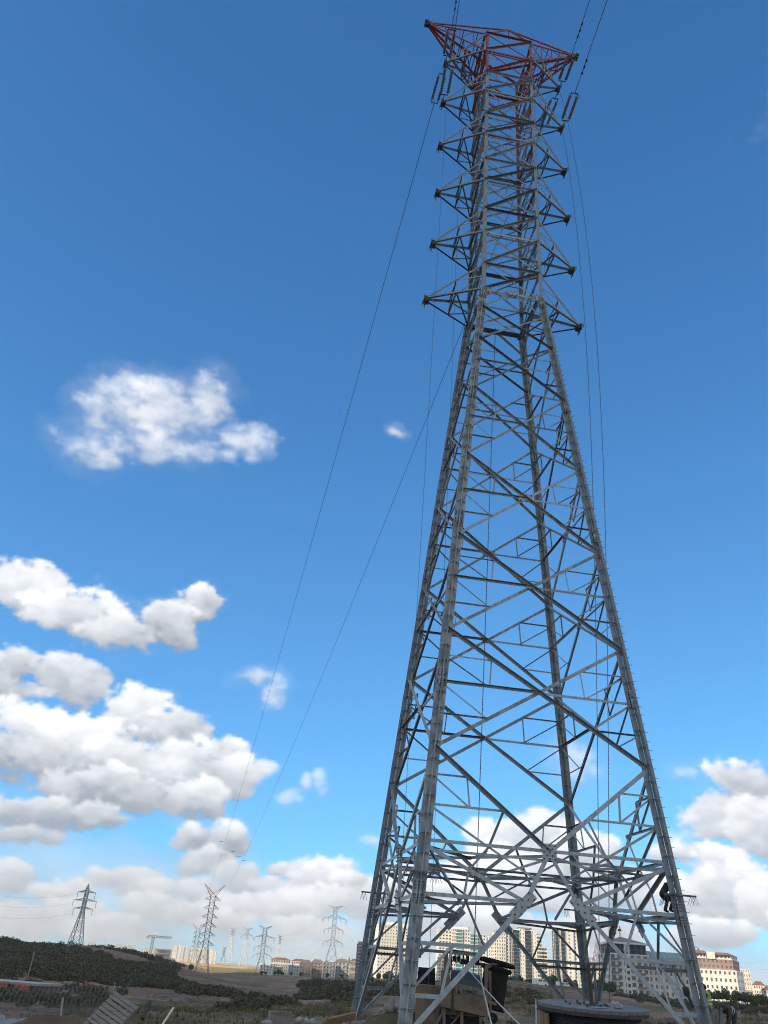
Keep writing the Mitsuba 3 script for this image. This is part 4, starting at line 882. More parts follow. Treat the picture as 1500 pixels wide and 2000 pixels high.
for (s, i), lb in LB.items():
    e = string(s, i, (-.09, -.96, -.27 if i == 5 else -.15), SLB[s, i]); q = np.array([e[0] - 34, -300.0, 45.0 + (3 if i == 5 else 0)]); sag = 12.0
    pts = hang(e, q, sag, 90); wire(lb, pts, .028)
    for t in (2, 4):
        d = unit(pts[1] - pts[0]); c = e + d * (1.2 + .3 * t); b = MB(); bar(b, c - d * .3 - [0, 0, .1], c + d * .3 - [0, 0, .1], .03); box(b, c - d * .3 - [0, 0, .1], (.06, .09, .05)); box(b, c + d * .3 - [0, 0, .1], (.06, .09, .05)); bar(b, c, c - [0, 0, .1], .03)
        if t == 2: k_ = thing('vibration_damper', 'small dumbbell shaped damper on the line ' + ('right' if s > 0 else 'left') + ' of the tower top, ' + ('upper' if i == 5 else 'lower') + ' arm', 'damper', 'dampers clamped to the lines near the top')
        add('weight', b.out(), 'dark_iron', k_)
p0, fax, FH = FAR
for s, lb, sl, sag, fl in ((-1, 'long conductor from the topmost left arm down to the nearest far pylon', 'paired insulator strings on the far side of the topmost left arm', 9.0, .86), (1, 'long conductor passing behind the tower from the topmost right arm to the nearest far pylon', 'paired insulator strings on the far side of the topmost right arm', 9.0, .86)):
    e = string(s, 5, (-.03, 1.0, -.02), sl); q = p0 + fax[0] * s * 4.7 + [0, 0, FH * .825]
    wire(lb, hang(e, q, sag, 160), .03)
# handling ropes hung from the tower
def rope(label, p, q, sag, r=.026, m='rope', name='handling_rope'): wire(label, hang(p, q, sag, 40), r, name, m, 'rope')
def bow(label, p, q, out):
    c = hang(p, q, 0, 40); t = np.linspace(0, 1, 40); c = c + (np.sin(np.pi * t ** .8) * out)[:, None] * np.array([1.0, -.2, 0]); wire(label, c, .018, 'handling_rope', 'rope', 'rope')
bow('thin dark rope falling from the second right arm and passing behind the right leg', tip(1, 4) + [0, -.2, -.3], at(1171, 1955, 41), 1.0)
bow('thin dark rope falling from the topmost right arm, outermost of two on the right', tip(1, 5) + [0, -.2, -.3], at(1190, 1962, 42), 1.6)
rope('thin rope hanging straight down left of the tower, outer of two', tip(-1, 4) + [.3, .2, -.3], np.array([-4.9, 2.2, -.2]), .0, .012)
rope('thin rope hanging straight down left of the tower, inner of two', tip(-1, 5) + [1.6, .4, -.3], np.array([-3.6, .9, -.2]), .0, .012)
rope('thin rope hanging inside the tower near the tan machine', np.array([-.4, .6, 41.0]), np.array([-2.0, -.6, .6]), .2, .022)
rope('pale rope running from the machine down to the ground in front of it', at(938, 1905, 40), at(961, 2004, 33), .05, .03, 'pale_rope')
rope('pale rope slanting from the machine across to the cable reel', at(918, 1897, 41), at(1016, 2002, 30), .05, .022, 'pale_rope')
# other lines of the neighbourhood
def far_line(lb, a, b_, sag, g): wire(lb, hang(a, b_, sag, 30), .022, 'power_line', 'wire', 'power line', g)
for j, (y0, y1) in enumerate(((1746, 1748), (1766, 1765), (1788, 1786))): far_line(('uppermost', 'middle', 'lowest')[j] + ' of the faint lines running left from the pylon on the left hill', at(-20, y0, 420), at((143, 138, 136)[j], y1 - 1, 400), 1.5, 'faint lines left of the pylon on the left hill')
for j, (a, b_) in enumerate((((636, 1797), (522, 1831)), ((637, 1812), (523, 1842)), ((633, 1834), (520, 1858)))): far_line(('uppermost', 'middle', 'lowest')[j] + ' of the faint sagging lines between the two pylons over the flats', at(*a, 640), at(*b_, 660), 3.0, 'faint lines between the two pylons over the row of flats')
for j, (a, b_) in enumerate((((668, 1797), (720, 1850)), ((668, 1812), (722, 1868)))): far_line(('upper', 'lower')[j] + ' of the two faint lines running right from the drooping armed pylon', at(*a, 640), at(*b_, 560), 1.0, 'faint lines right of the drooping armed pylon')
for j, (y0, y1) in enumerate(((1880, 1878), (1894, 1893))): far_line(('upper', 'lower')[j] + ' of the two faint lines crossing the sky at the right edge', at(1430, y0, 800), at(1530, y1 - 2, 820), .6, 'faint lines at the right edge')
# birds
for j, (x, y) in enumerate(((432, 1643.5), (454, 1663), (467, 1673.5), (476.5, 1681))):
    p = at(x, y, 300); k = thing('bird', f'{ORD[j]} gliding bird from the left before the white cloud above the far pylon', 'bird', 'birds gliding before the white cloud'); w = 1.0; r_ = R
    b = MB(); lathe(b, [(.001, -.42), (.07, -.25), (.11, 0), (.08, .22), (.001, .36)], p, unit([1, .4, 0]), 8); add('body', b.out(), 'dark_iron', k)
    for s in (-1, 1):
        d = unit([s * .8, -.3 * s + .1, 0]); a, c, e = p, p + d * .5 + [0, 0, .14], p + d * 1.05 + [0, 0, .02]; f = np.array([.5, .2, 0]) * .3
        b = MB(); v = [a - f, a + f, c - f * .8, c + f, e - f * .1, e + f * .3]; v = v + [x_ - np.array([0, 0, .03]) for x_ in v]
        b.add(v, [[0, 1, 3], [0, 3, 2], [2, 3, 5], [2, 5, 4], [6, 9, 7], [6, 8, 9], [8, 11, 9], [8, 10, 11], [0, 2, 8], [0, 8, 6], [2, 4, 10], [2, 10, 8], [1, 7, 9], [1, 9, 3], [3, 9, 11], [3, 11, 5], [4, 5, 11], [4, 11, 10]]); add('wing', b.out(), 'dark_iron', k)

# ------------------------------------------------------------------ vegetation
def leafball(b, c, rad, n, size, rg, flat=.8):
    """Leaf clumps spread through an uneven crown."""
    u = rg.normal(size=(n, 3)); u /= np.linalg.norm(u, axis=1)[:, None]; r = rad * (rg.uniform(.25, 1, n) ** .45)[:, None]
    lump = .72 + .55 * meshkit.fbm(u * 1.7 + rg.uniform(0, 50), 3, 2)[:, None]
    P = np.asarray(c) + u * r * lump * [1, 1, flat]
    t1 = rg.normal(size=(n, 3)); t1 /= np.linalg.norm(t1, axis=1)[:, None]; t2 = np.cross(t1, u + rg.normal(size=(n, 3)) * .4); t2 /= np.linalg.norm(t2, axis=1)[:, None] + 1e-9
    s = size * rg.uniform(.6, 1.3, n)[:, None]
    v = np.stack([P - t1 * s, P + t2 * s * .6, P + t1 * s, P - t2 * s * .6], 1).reshape(-1, 3); i = np.arange(n) * 4
    b.add(v, np.concatenate([np.stack([i, i + 1, i + 2], 1), np.stack([i, i + 2, i + 3], 1)]))
rg = np.random.default_rng(21)
trees = []
for q in range(4):
    b = MB(); leafball(b, (0, 0, 3.0), 1.9, 420, .34, rg, 1.0); leafball(b, (.7, .3, 2.3), 1.2, 160, .3, rg); leafball(b, (-.7, -.2, 2.2), 1.2, 160, .3, rg)
    t = MB(); lathe(t, [(.18, -.6), (.13, .6), (.08, 2.2), (.02, 3.4)], (0, 0, 0), n=8)
    for a in range(4): bar(t, (0, 0, 1.1 + .2 * a), (math.cos(a * 1.9) * .9, math.sin(a * 1.9) * .9, 2.2 + .25 * a), .06)
    trees.append((mikit.ply(b.out(), 'mat_tree_leaf'), mikit.ply(t.out(), 'mat_bark')))
def tree(px, d, h, label, group):
    p = gp(px, d); k = thing('tree', label, 'tree', group); cr, tr = trees[int(rg.integers(4))]; s = h / 4.9
    M = T().translate(p.tolist()).rotate([0, 0, 1], float(rg.uniform(0, 360))).scale([s * float(rg.uniform(.85, 1.2)), s, s])
    put('crown', cr, k, M); put('trunk', tr, k, M)
for q, px in enumerate(np.linspace(985, 1085, 17)): tree(px + rg.uniform(-2.5, 2.5), 470 + rg.uniform(-30, 60), rg.uniform(3.6, 6.2), f'{ORD[q]} tree from the left in the roadside row below the pale tower blocks', 'trees along the road below the pale tower blocks')
for q, px in enumerate((1098, 1110, 1122, 1150, 1166, 1174, 1182, 1190, 1197)): tree(px + rg.uniform(-2, 2), 430 + rg.uniform(-20, 60), rg.uniform(4, 6.5), f'{ORD[q]} tree from the left behind the cable reel and left of the beige block', 'trees behind the cable reel')
for q, px in enumerate(np.linspace(1385, 1515, 18)): tree(px + rg.uniform(-3, 3), 330 + rg.uniform(-40, 60), rg.uniform(2.6, 4.8), f'{ORD[q]} bushy tree from the left in the hedge row below the cream flats', 'trees in the hedge row below the cream flats')
for q, px in enumerate((725, 738, 752, 762, 775, 790, 803)): tree(px + rg.uniform(-2, 2), 480 + rg.uniform(-30, 30), rg.uniform(3.2, 5.5), f'{ORD[q]} dark tree from the left at the foot of the white tower block', 'trees at the foot of the white tower block')
for q, px in enumerate((512, 520, 538, 545, 552, 570, 588, 640, 668)): tree(px, 545 + rg.uniform(-10, 10), rg.uniform(2.2, 3.8), f'{ORD[q]} dark bushy tree from the left before the row of flats', 'trees before the row of flats')
tree(375, 560, 4.2, 'lone dark bush on the pale field right of the pylon feet', None)
# scrub on the slopes: too many plants to count
def gpn(px, d, lift=0.0):
    D = F + R * ((px - 750) / FOC)[:, None] - U * ((yh(px) - 1000) / FOC)[:, None]
    p = EYE + D / np.hypot(D[:, 0], D[:, 1])[:, None] * d[:, None]; p[:, 2] = ground(p[:, 0], p[:, 1]) + lift; return p
def scrub():
    b = MB()
    zones = [(-110, 270, 150, 400, 2100, .62), (240, 352, 150, 345, 640, .62), (180, 350, 330, 640, 420, .8), (330, 480, 135, 215, 420, .62), (470, 600, 118, 165, 260, .6), (585, 735, 200, 420, 620, .75), (640, 735, 120, 200, 160, .6), (-60, 260, 70, 150, 200, .5), (430, 560, 70, 95, 60, .4), (840, 1060, 90, 230, 150, .4), (1200, 1520, 180, 330, 260, .6), (60, 330, 400, 600, 260, .8), (700, 860, 150, 420, 320, .7)]
    for x0, x1, d0, d1, n, s in zones:
        n = int(n * 1.25); X, D = rg.uniform(x0, x1, n), np.sqrt(rg.uniform(d0 ** 2, d1 ** 2, n)); P = gpn(X, D); u, v = (X - x0) / (x1 - x0), (D - d0) / (d1 - d0)
        edge = np.clip(np.minimum(np.minimum(u, 1 - u), np.minimum(v, 1 - v)) * 4, 0, 1); q = np.stack([P[:, 0], P[:, 1], P[:, 0] * 0 + 3.3], -1)
        keep = meshkit.fbm(q * [.028, .028, 1], 4, 6) > .33 + (1 - edge) * .24 + (meshkit.fbm(q * [.11, .11, 1], 2, 3) - .5) * .2
        for p in P[keep]:
            r = s * rg.uniform(.55, 1.5) * (1 + math.hypot(p[0] + 13, p[1] + 40) / 420); leafball(b, p + [0, 0, r * .3], r, int(rg.integers(90, 150)), r * .2, rg, .75)
    return b.out()
add('scrub', scrub(), 'scrub_leaf', label='dark green scrub covering the hillside on the left and the slopes below the flats', cat='scrub', kind='stuff')
def tufts():
    V = []
    for x0, x1, d0, d1, m in ((840, 1080, 66, 235, 3600), (1330, 1560, 62, 140, 1200), (150, 720, 34, 110, 3200)):
        p = gpn(rg.uniform(x0, x1, m), np.sqrt(rg.uniform(d0 ** 2, d1 ** 2, m)), -.03); h = rg.uniform(.12, .42, m)
        for j in range(5):
            a = rg.uniform(0, 6.28, m); o = np.stack([np.cos(a), np.sin(a), a * 0], -1); s = np.stack([-o[:, 1], o[:, 0], a * 0], -1) * .03
            V.append(np.stack([p + o * .06 - s, p + o * .06 + s, p + o * (.1 + h * .5)[:, None] + np.stack([h * 0, h * 0, h], -1)], 1).reshape(-1, 3))
    V = np.vstack(V); return V, np.arange(len(V)).reshape(-1, 3)
add('dry_grass', tufts(), 'dry_grass_mat', label='dry grass tufts on the banks and the bare ground', cat='grass', kind='stuff')

def pebbles():
    V, Fc, n = [], [], 0; base = trimesh.creation.icosphere(subdivisions=1, radius=1.0)
    for x0, x1, d0, d1, m, hi in ((0, 700, 24, 60, 900, .11), (700, 1000, 30, 90, 500, .12), (1180, 1560, 34, 120, 800, .13), (300, 720, 60, 150, 500, .3)):
        P = gpn(rg.uniform(x0, x1, m), np.sqrt(rg.uniform(d0 ** 2, d1 ** 2, m)))
        for p in P:
            s = hi * rg.uniform(.25, 1) ** 1.6; V.append(p + base.vertices * s * rg.uniform(.6, 1.3, 3) * rg.uniform(.8, 1.2, (len(base.vertices), 1))); Fc.append(base.faces + n); n += len(base.vertices)
    return np.vstack(V), np.vstack(Fc)
add('stones', pebbles(), 'concrete_brown', label='loose stones and clods scattered over the bare ground', cat='stones', kind='stuff')
# ------------------------------------------------------------------ roads
def strip(name, pts, w, m, lift=.05):
    b = MB(); pts = [np.array(p) for p in pts]; V = []
    P = np.vstack([np.linspace(pts[i], pts[i + 1], 16, endpoint=i == len(pts) - 2) for i in range(len(pts) - 1)])
    for i, p in enumerate(P):
        t = unit((P[min(i + 1, len(P) - 1)] - P[max(i - 1, 0)]) * [1, 1, 0]); s = np.array([-t[1], t[0], 0]) * w / 2
        V += [p - s, p + s]
    V = np.array(V); V[:, 2] = np.repeat(np.maximum(ground(V[::2, 0], V[::2, 1]), ground(V[1::2, 0], V[1::2, 1])), 2) + lift
    W = V - [0, 0, .8]; n = len(V); f = []
    for i in range(0, n - 2, 2): f += [[i, i + 2, i + 3], [i, i + 3, i + 1], [i, n + i + 2, i + 2], [i, n + i, n + i + 2], [i + 1, i + 3, n + i + 3], [i + 1, n + i + 3, n + i + 1]]
    add(name, (np.vstack([V, W]), f), m, kind='structure')
strip('road', [gp(855, 300), gp(930, 296), gp(1000, 300), gp(1080, 312), gp(1150, 320)], 8, 'asphalt', .25)
strip('dirt_track', [gp(262, 600), gp(290, 612), gp(330, 622), gp(372, 630)], 12, 'concrete', .5)
strip('field_path', [gp(1400, 96), gp(1450, 92), gp(1520, 92), gp(1600, 95)], 5, 'dry_grass_mat', .06)
# roadside wall and fence rail
def van(px, d, label, col='white_paint', s=1.0, yaw=0.0):
    p = gp(px, d, .15); k = thing('van', label, 'van'); ax = rotz(yaw); L = 2.3 * s
    prof = np.array([(-L, .35), (L, .35), (L, 1.0), (L * .82, 1.15), (L * .6, 1.95), (-L * .97, 2.05), (-L, 1.9)]); n = len(prof); v = [p + ax[0] * x + ax[1] * y + [0, 0, z] for y in (-.9, .9) for x, z in prof]
    f = [[i, (i + 1) % n, (i + 1) % n + n] for i in range(n)] + [[i, (i + 1) % n + n, i + n] for i in range(n)] + [[0, i + 1, i] for i in range(1, n - 1)] + [[n, n + i, n + i + 1] for i in range(1, n - 1)]
    add('body', (v, f), col, k); b = MB()
    for y in (-.905, .905): box(b, p + ax[0] * L * .45 + ax[1] * y + [0, 0, 1.5], (.45, .012, .26), ax); box(b, p - ax[0] * L * .2 + ax[1] * y + [0, 0, 1.5], (.6, .012, .24), ax)
    add('window', b.out(), 'pane', k)
    for x in (-L * .65, L * .62):
        for y in (-.86, .86): add('wheel', one(lathe, [(.01, -.1), (.34, -.1), (.34, .1), (.01, .1)], p + ax[0] * x + ax[1] * y + [0, 0, .32], ax[1], 12), 'black_rubber', k)
van(1055, 292, 'small white van parked on the road left of the cable reel', s=1.0, yaw=.2); van(1064, 298, 'second white vehicle just right of the small white van', s=.9, yaw=.3)
van(1100, 330, 'white van half hidden behind the cable reel, under the twin striped tower', s=1.0, yaw=.1)
for px in (1010, 1040, 1075, 1100, 1132): 
    p = gp(px, 305); add('lamp_post', one(lathe, [(.09, 0), (.05, 5.5), (.04, 5.6)], p, n=6), 'galvanised_grey', label=f'{ORD[(1010, 1040, 1075, 1100, 1132).index(px)]} lamp post from the left beside the road below the tower blocks', cat='lamp post', group='lamp posts along the road')
# ------------------------------------------------------------------ cable reel lying on its side
def reel():
    k = thing('cable_reel', 'large wooden cable reel lying flat in front of the tower, wound with black cable', 'cable reel')
    c = at(1157, 1967, 22.7); rad = 1.27; ax = unit(np.array([-.012, -.055, 1.0])); x = unit(np.cross((0, 1, 0), ax)); y = np.cross(ax, x); c = c - ax * .07; HR = float(c[2] - ground(c[0], c[1])) - .06
    for side, z in (('upper_flange', 0.0), ('lower_flange', -HR)):
        kf = key(side, k); n = 11; w = 2 * rad / n
        for layer, (a, b_) in enumerate(((x, y), (y, x))):
            for i in range(n):                                  # planks, each with its own edges
                lo, hi = -rad + i * w + .006, -rad + (i + 1) * w - .006; m_ = MB(); zt = z + (.07 if layer == 0 else 0.0); th = .033
                us = np.linspace(lo, hi, 5); top = []
                e = [(u, math.sqrt(max(rad ** 2 - u * u, 1e-4))) for u in us]
                poly = [(u, v) for u, v in e] + [(u, -v) for u, v in e[::-1]]
                tilt = rg.uniform(-.004, .004)
                V = [c + a * u + b_ * v + ax * (zt + s * th + tilt + (.004 if s > 0 else 0)) for s in (-1, 1) for u, v in poly]; N = len(poly)
                Fc = [[0, j, j + 1] for j in range(1, N - 1)] + [[N, N + j + 1, N + j] for j in range(1, N - 1)] + [[j, N + j, N + (j + 1) % N] for j in range(N)] + [[j, N + (j + 1) % N, (j + 1) % N] for j in range(N)]
                if np.cross(a, b_) @ ax > 0: Fc = [g[::-1] for g in Fc]
                k2 = key('plank', kf); scene[k2] = mikit.ply((V, Fc), 'mat_reel_wood' if layer == 0 else 'mat_reel_edge')
        b = MB()
        for i in range(8): aa = i * math.pi / 4 + .2; bolts(b, [c + ax * (z + .106) + (x * math.cos(aa) + y * math.sin(aa)) * r_ for r_ in (.34, .62)], ax, .022)
        if z == 0: add('bolt', b.out(), 'bolt_steel', kf, kind='stuff')
    add('hub_plate', one(lathe, [(.001, .108), (.2, .108), (.2, .118), (.07, .12)], c, ax, 20), 'dark_iron', k)
    # turns of cable
    b = MB()
    for j in range(int((HR - .12) / .056)): z = -HR + .11 + j * .056; tube(b, [c + ax * z + (x * math.cos(a) + y * math.sin(a)) * 1.08 for a in np.linspace(0, 2 * math.pi, 49)], .027, 6)
    lathe(b, [(1.065, -HR + .08), (1.065, -.06)], c, ax, 40); add('cable', b.out(), 'cable_black', k)
    for i in range(9):                                          # lagging boards still on one side
        a = math.radians(128 + i * 8.0); d = x * math.cos(a) + y * math.sin(a); t = np.cross(ax, d); hh = HR / 2 - .04 - .03 * (i % 3)
        add('lagging_board', one(box, c - ax * HR / 2 + d * (rad - .01) + ax * rg.uniform(-.03, .03), (.022, .082, hh), (d, t, ax)), 'raw_wood' if i % 3 else 'weathered_wood', k)
    add('reel_shaft', one(tube, [c + ax * .0, c + ax * .95 + [-.06, 0, 0]], .048, 10), 'dark_iron', label='dark steel shaft standing upright in the middle of the cable reel', cat='shaft')
    p = c + ax * .12 + x * .42 - y * .42
    m = trimesh.creation.icosphere(subdivisions=3, radius=.1); v = m.vertices * [1.3, 1, .8]; v = v + (meshkit.fbm(v * 14, 3, 4)[:, None] - .45) * .16 * m.vertices / .1 * [.8, .8, 1.2]; v[:, 2] = np.maximum(v[:, 2], -.03)
    add('crumpled_sheet', (v + p + [0, 0, .025], m.faces), 'plastic_sheet', label='crumpled pale sheet lying on the cable reel', cat='sheet')
    s = MB(); box(s, c + ax * .123 - x * .06 - y * .72, (.26, .05, .006), (x, y, ax)); add('paper_strip', s.out(), 'plastic_sheet', label='flat pale strip of paper lying near the front of the cable reel', cat='paper')
reel()
# ------------------------------------------------------------------ stringing machine inside the tower
def machine():
    k = thing('stringing_machine', 'tan cable pulling machine with dark slatted hood standing inside the tower', 'machine')
    c = at(905, 1940, 44.0); g = float(ground(c[0], c[1])); yaw = math.radians(-13); ax = rotz(yaw); X, Y = ax[0], ax[1]
    def P(u, v, z): return np.array([c[0], c[1], 0]) + X * u + Y * v + [0, 0, z]
    def prism(name, prof, v0, v1, m, par=k):
        V = [P(u, v, z) for v in (v0, v1) for u, z in prof]; n = len(prof); f = [[0, i + 1, i] for i in range(1, n - 1)][::1] + [[n, n + i, n + i + 1] for i in range(1, n - 1)] + [[i, (i + 1) % n, n + (i + 1) % n] for i in range(n)] + [[i, n + (i + 1) % n, n + i] for i in range(n)]
        f = [q[::-1] for q in f[:n - 2]] + [q[::-1] for q in f[n - 2:2 * (n - 2)]] + f[2 * (n - 2):]
        return add(name, (V, f), m, par)
    prism('body', [(-1.05, .55), (1.05, .28), (1.12, 1.15), (.98, 1.35), (-.62, 1.55), (-.72, 2.0), (-1.05, 2.0)], -1.0, 1.4, 'machine_tan')
    # hood: curved slats side by side
    for i in range(11):
        u0, u1 = -.58 + i * .128, -.58 + (i + 1) * .128 - .018; V, f = [], []
        for j in range(7):
            t = j / 6 * math.pi / 2; v, z = -1.0 + .95 * (1 - math.cos(t)), 1.42 - .10 * (u0 + .6) + .72 * math.sin(t) * (1 - .22 * abs(u0 + .05))
            V += [P(u0, v, z), P(u1, v, z), P(u0, v + .02, z - .05), P(u1, v + .02, z - .05)]
        for j in range(6):
            a = j * 4; f += [[a, a + 1, a + 5], [a, a + 5, a + 4], [a, a + 4, a + 6], [a, a + 6, a + 2], [a + 1, a + 3, a + 7], [a + 1, a + 7, a + 5]]
        add('hood_slat', (V, f), 'engine_slat', k)
    prism('hood_core', [(-.6, 1.3), (.85, 1.2), (.8, 1.9), (-.55, 2.05)], -.1, 1.2, 'machine_tan')
    b = one(box, P(.25, -1.03, 1.20), (.62, .012, .10), ax); add('name_board', b, 'weathered_wood', k)
    t = meshkit.text_mesh('TESMEC', .13, .012, bold=True); v = np.array(t.vertices); O = P(-.12, -1.044, 1.14)
    add('lettering', (O + v[:, :1] * X + v[:, 1:2] * np.array([0, 0, 1.0]) - v[:, 2:] * Y, t.faces), 'machine_dark', k)
    e = MB(); e.add([P(-.3, -1.045, 1.12), P(-.17, -1.045, 1.12), P(-.26, -1.045, 1.30), P(-.3, -1.057, 1.12), P(-.17, -1.057, 1.12), P(-.26, -1.057, 1.30)], [[0, 1, 2], [3, 5, 4], [0, 3, 4], [0, 4, 1], [1, 4, 5], [1, 5, 2], [2, 5, 3], [2, 3, 0]]); add('emblem', e.out(), 'machine_dark', k)
    # reel carrier on the right with its black bull wheel
    b = MB(); o = P(1.42, .1, 1.5); a1 = unit(X * .18 + Y * .05 + np.array([0, 0, 1.0]))
    lathe(b, [(.001, -.95), (.62, -.95), (.66, -.9), (.60, -.85), (.585, -.3), (.585, .55), (.62, .62), (.72, .66), (.74, .74), (.70, .80), (.52, .80), (.50, .70), (.30, .66), (.001, .66)], o, a1, 28); add('bull_wheel', b.out(), 'machine_dark', k)
    rim = MB(); q = np.cross(a1, X); tube(rim, [o + a1 * .98 + (unit(np.cross(a1, q)) * math.cos(t) * .78 + unit(q) * math.sin(t) * .6) for t in np.linspace(.1, 6.0, 30)], .085, 8); add('wheel_rim', rim.out(), 'machine_dark', k)
    b = MB(); bar(b, P(.95, -.9, .5), P(1.02, -.9, 2.3), .16, .12); bar(b, P(1.02, -.9, 2.25), o + a1 * .98, .12); bar(b, P(1.2, -.7, .4), P(1.18, -.7, 2.1), .14, .1); bar(b, P(1.0, -.9, .9), P(1.6, -.3, .75), .12); add('arm', b.out(), 'machine_tan', k)
    b = MB(); bar(b, P(1.0, -.6, .65), P(1.75, -.5, .62), .1); lathe(b, [(.03, 0), (.22, .04), (.22, .12), (.03, .16)], P(1.3, -.9, .25), -Y, 14); add('pulley', b.out(), 'machine_dark', k)
    # pipes, levers, chain and lamps on top
    b = MB()
    bar(b, P(-.6, -.2, 2.0), P(-.6, -.2, 2.9), .06); bar(b, P(.2, -.2, 1.9), P(.2, -.2, 2.85), .06); bar(b, P(-.6, -.2, 2.85), P(.3, -.2, 2.78), .09)
    for u in (-.45, -.25, -.05, .1): bar(b, P(u, -.2, 2.8), P(u + .08, -.25, 2.3), .05); box(b, P(u, -.25, 2.5 - .1 * (u > -.2)), (.09, .09, .11), ax)
    tube(b, [P(.3, -.2, 2.4), P(.7, -.3, 2.36), P(1.2, -.2, 2.3), P(1.35, 0, 2.3)], .05, 6); box(b, P(.62, -.3, 2.42), (.10, .1, .13), ax)
    add('lever_rack', b.out(), 'machine_dark', k)
    b = MB()
    for u, z0, z1 in ((-.55, .3, 1.5), (-.5, .3, 1.45)): bar(b, P(u, -1.05, z0), P(u, -1.05, z1), .04)
    tube(b, [P(-.5 + .14 * math.cos(t), -1.06, .28 + .14 * math.sin(t)) for t in np.linspace(0, 6.28, 17)], .028, 6); add('chain', b.out(), 'dark_iron', k)
    b = MB(); box(b, P(-.85, .1, 2.35), (.10, .1, .38), ax); box(b, P(-.7, .3, 2.2), (.06, .1, .24), ax); add('exhaust', b.out(), 'machine_tan', k)
    # frame, wheels and jacks underneath
    b = MB(); box(b, P(0, .3, .35), (1.0, .9, .10), ax)
    for u in (-.9, -.1, .75): bar(b, P(u, -.8, .5), P(u + .03, -.85, g - .05), .12)
    bar(b, P(-.9, -.7, .4), P(-1.5, -1.3, g), .07); bar(b, P(-.1, -.7, .4), P(-1.0, -1.2, g), .05); add('frame', b.out(), 'machine_tan', k)
    for u in (-.55, .45):
        for v in (-.35, 1.2): add('wheel', one(lathe, [(.05, -.16), (.45, -.16), (.52, -.1), (.52, .1), (.45, .16), (.05, .16)], P(u, v, g + .5), Y, 20), 'black_rubber', k)
    # things to its left: control box on a stand
    k2 = thing('control_cabinet', 'dark control box on a tan stand left of the tan machine', 'cabinet'); add('box', one(box, P(-1.75, .2, 1.62), (.42, .3, .26), ax), 'machine_dark', k2); add('hood', one(lathe, [(.001, -.4), (.2, -.4), (.2, .4), (.001, .4)], P(-1.75, .2, 1.86), X, 12), 'machine_dark', k2); add('stand', one(box, P(-1.65, .3, .55), (.55, .35, .78), ax), 'machine_tan', k2)
    k3 = thing('log_pile', 'low heap of rough stones and earth left of the tan machine', 'rubble')
    for i in range(12):
        m = trimesh.creation.icosphere(subdivisions=2, radius=.24 + .1 * rg.random()); v = m.vertices * [1.3, 1, .8]; v = v + (meshkit.fbm(v * 4 + i, 3, 4)[:, None] - .5) * .3 * m.vertices
        add('stone', (v + P(-3.4 + .26 * i, 1.2 + .3 * math.sin(i * 2.2), g + .9 + .25 * math.sin(i * 1.3)), m.faces), 'concrete', k3, smooth=40)
    add('base', one(lathe, [(2.6, 0), (2.0, .5), (1.2, .8), (.01, .9)], P(-2.4, 1.6, g - .1), n=20), 'soil', k3, smooth=40)
    p = P(1.9, -4.0, 0); p[2] = float(ground(p[0], p[1])); k4 = thing('fallen_shrub', 'small yellowish shrub on the ground right of the tan machine', 'shrub'); b = MB(); leafball(b, p + [0, 0, .62], .3, 130, .07, rg); add('leaves', b.out(), 'dry_grass_mat', k4); b = MB(); bar(b, p, p + [0, 0, .7], .03); add('stem', b.out(), 'bark', k4)
    p = P(3.1, -2.0, 0); p[2] = float(ground(p[0], p[1])); add('survey_stake', one(bar, p - [0, 0, .2], p + [.02, 0, 1.5], .035), 'white_paint', label='thin white stake standing between the machine and the cable reel', cat='stake')
machine()
# ------------------------------------------------------------------ heap of earth and steel behind the reel, and by the right leg
def heap(c, n, s, label, cat, name, m, elong=1.0, yaw=0.0):
    k = thing(name, label, cat); ax = rotz(yaw)
    for i in range(n):
        t = trimesh.creation.icosphere(subdivisions=2, radius=s * rg.uniform(.6, 1.2)); v = t.vertices * [1.4, 1, .7]; v = v + (meshkit.fbm(v * 2.2 / s + i, 3, 4)[:, None] - .5) * s * .9 * t.vertices / s
        o = ax[0] * rg.uniform(-1, 1) * elong + ax[1] * rg.uniform(-.4, .4); p = np.array(c) + o; p[2] = float(ground(p[0], p[1])) + s * .3 + rg.uniform(0, s * .6)
        add('stone', (v + p, t.faces), m, k, smooth=50)
q = at(1246, 1966, 58); heap(q, 26, .34, 'long low heap of brown stones behind the cable reel', 'rubble', 'stone_heap', 'concrete_brown', 4.2, .1)
q = at(1412, 1984, 44); heap(q, 22, .2, 'grey brown heap of rubble right of the front right leg', 'rubble', 'stone_heap', 'concrete_brown', 1.3, .2)
for j, (x0, y0, x1, y1) in enumerate(((1402, 2010, 1404, 1972), (1408, 2012, 1409, 1968), (1396, 2008, 1393, 1966))): add('steel_post', one(bar, at(x0, y0, 37), at(x1, y1, 37.2), .07), 'galvanised_dull', label=('middle', 'right hand', 'left hand')[j] + ' short grey steel post in the rubble right of the front right leg', cat='post', group='short steel posts right of the front right leg')

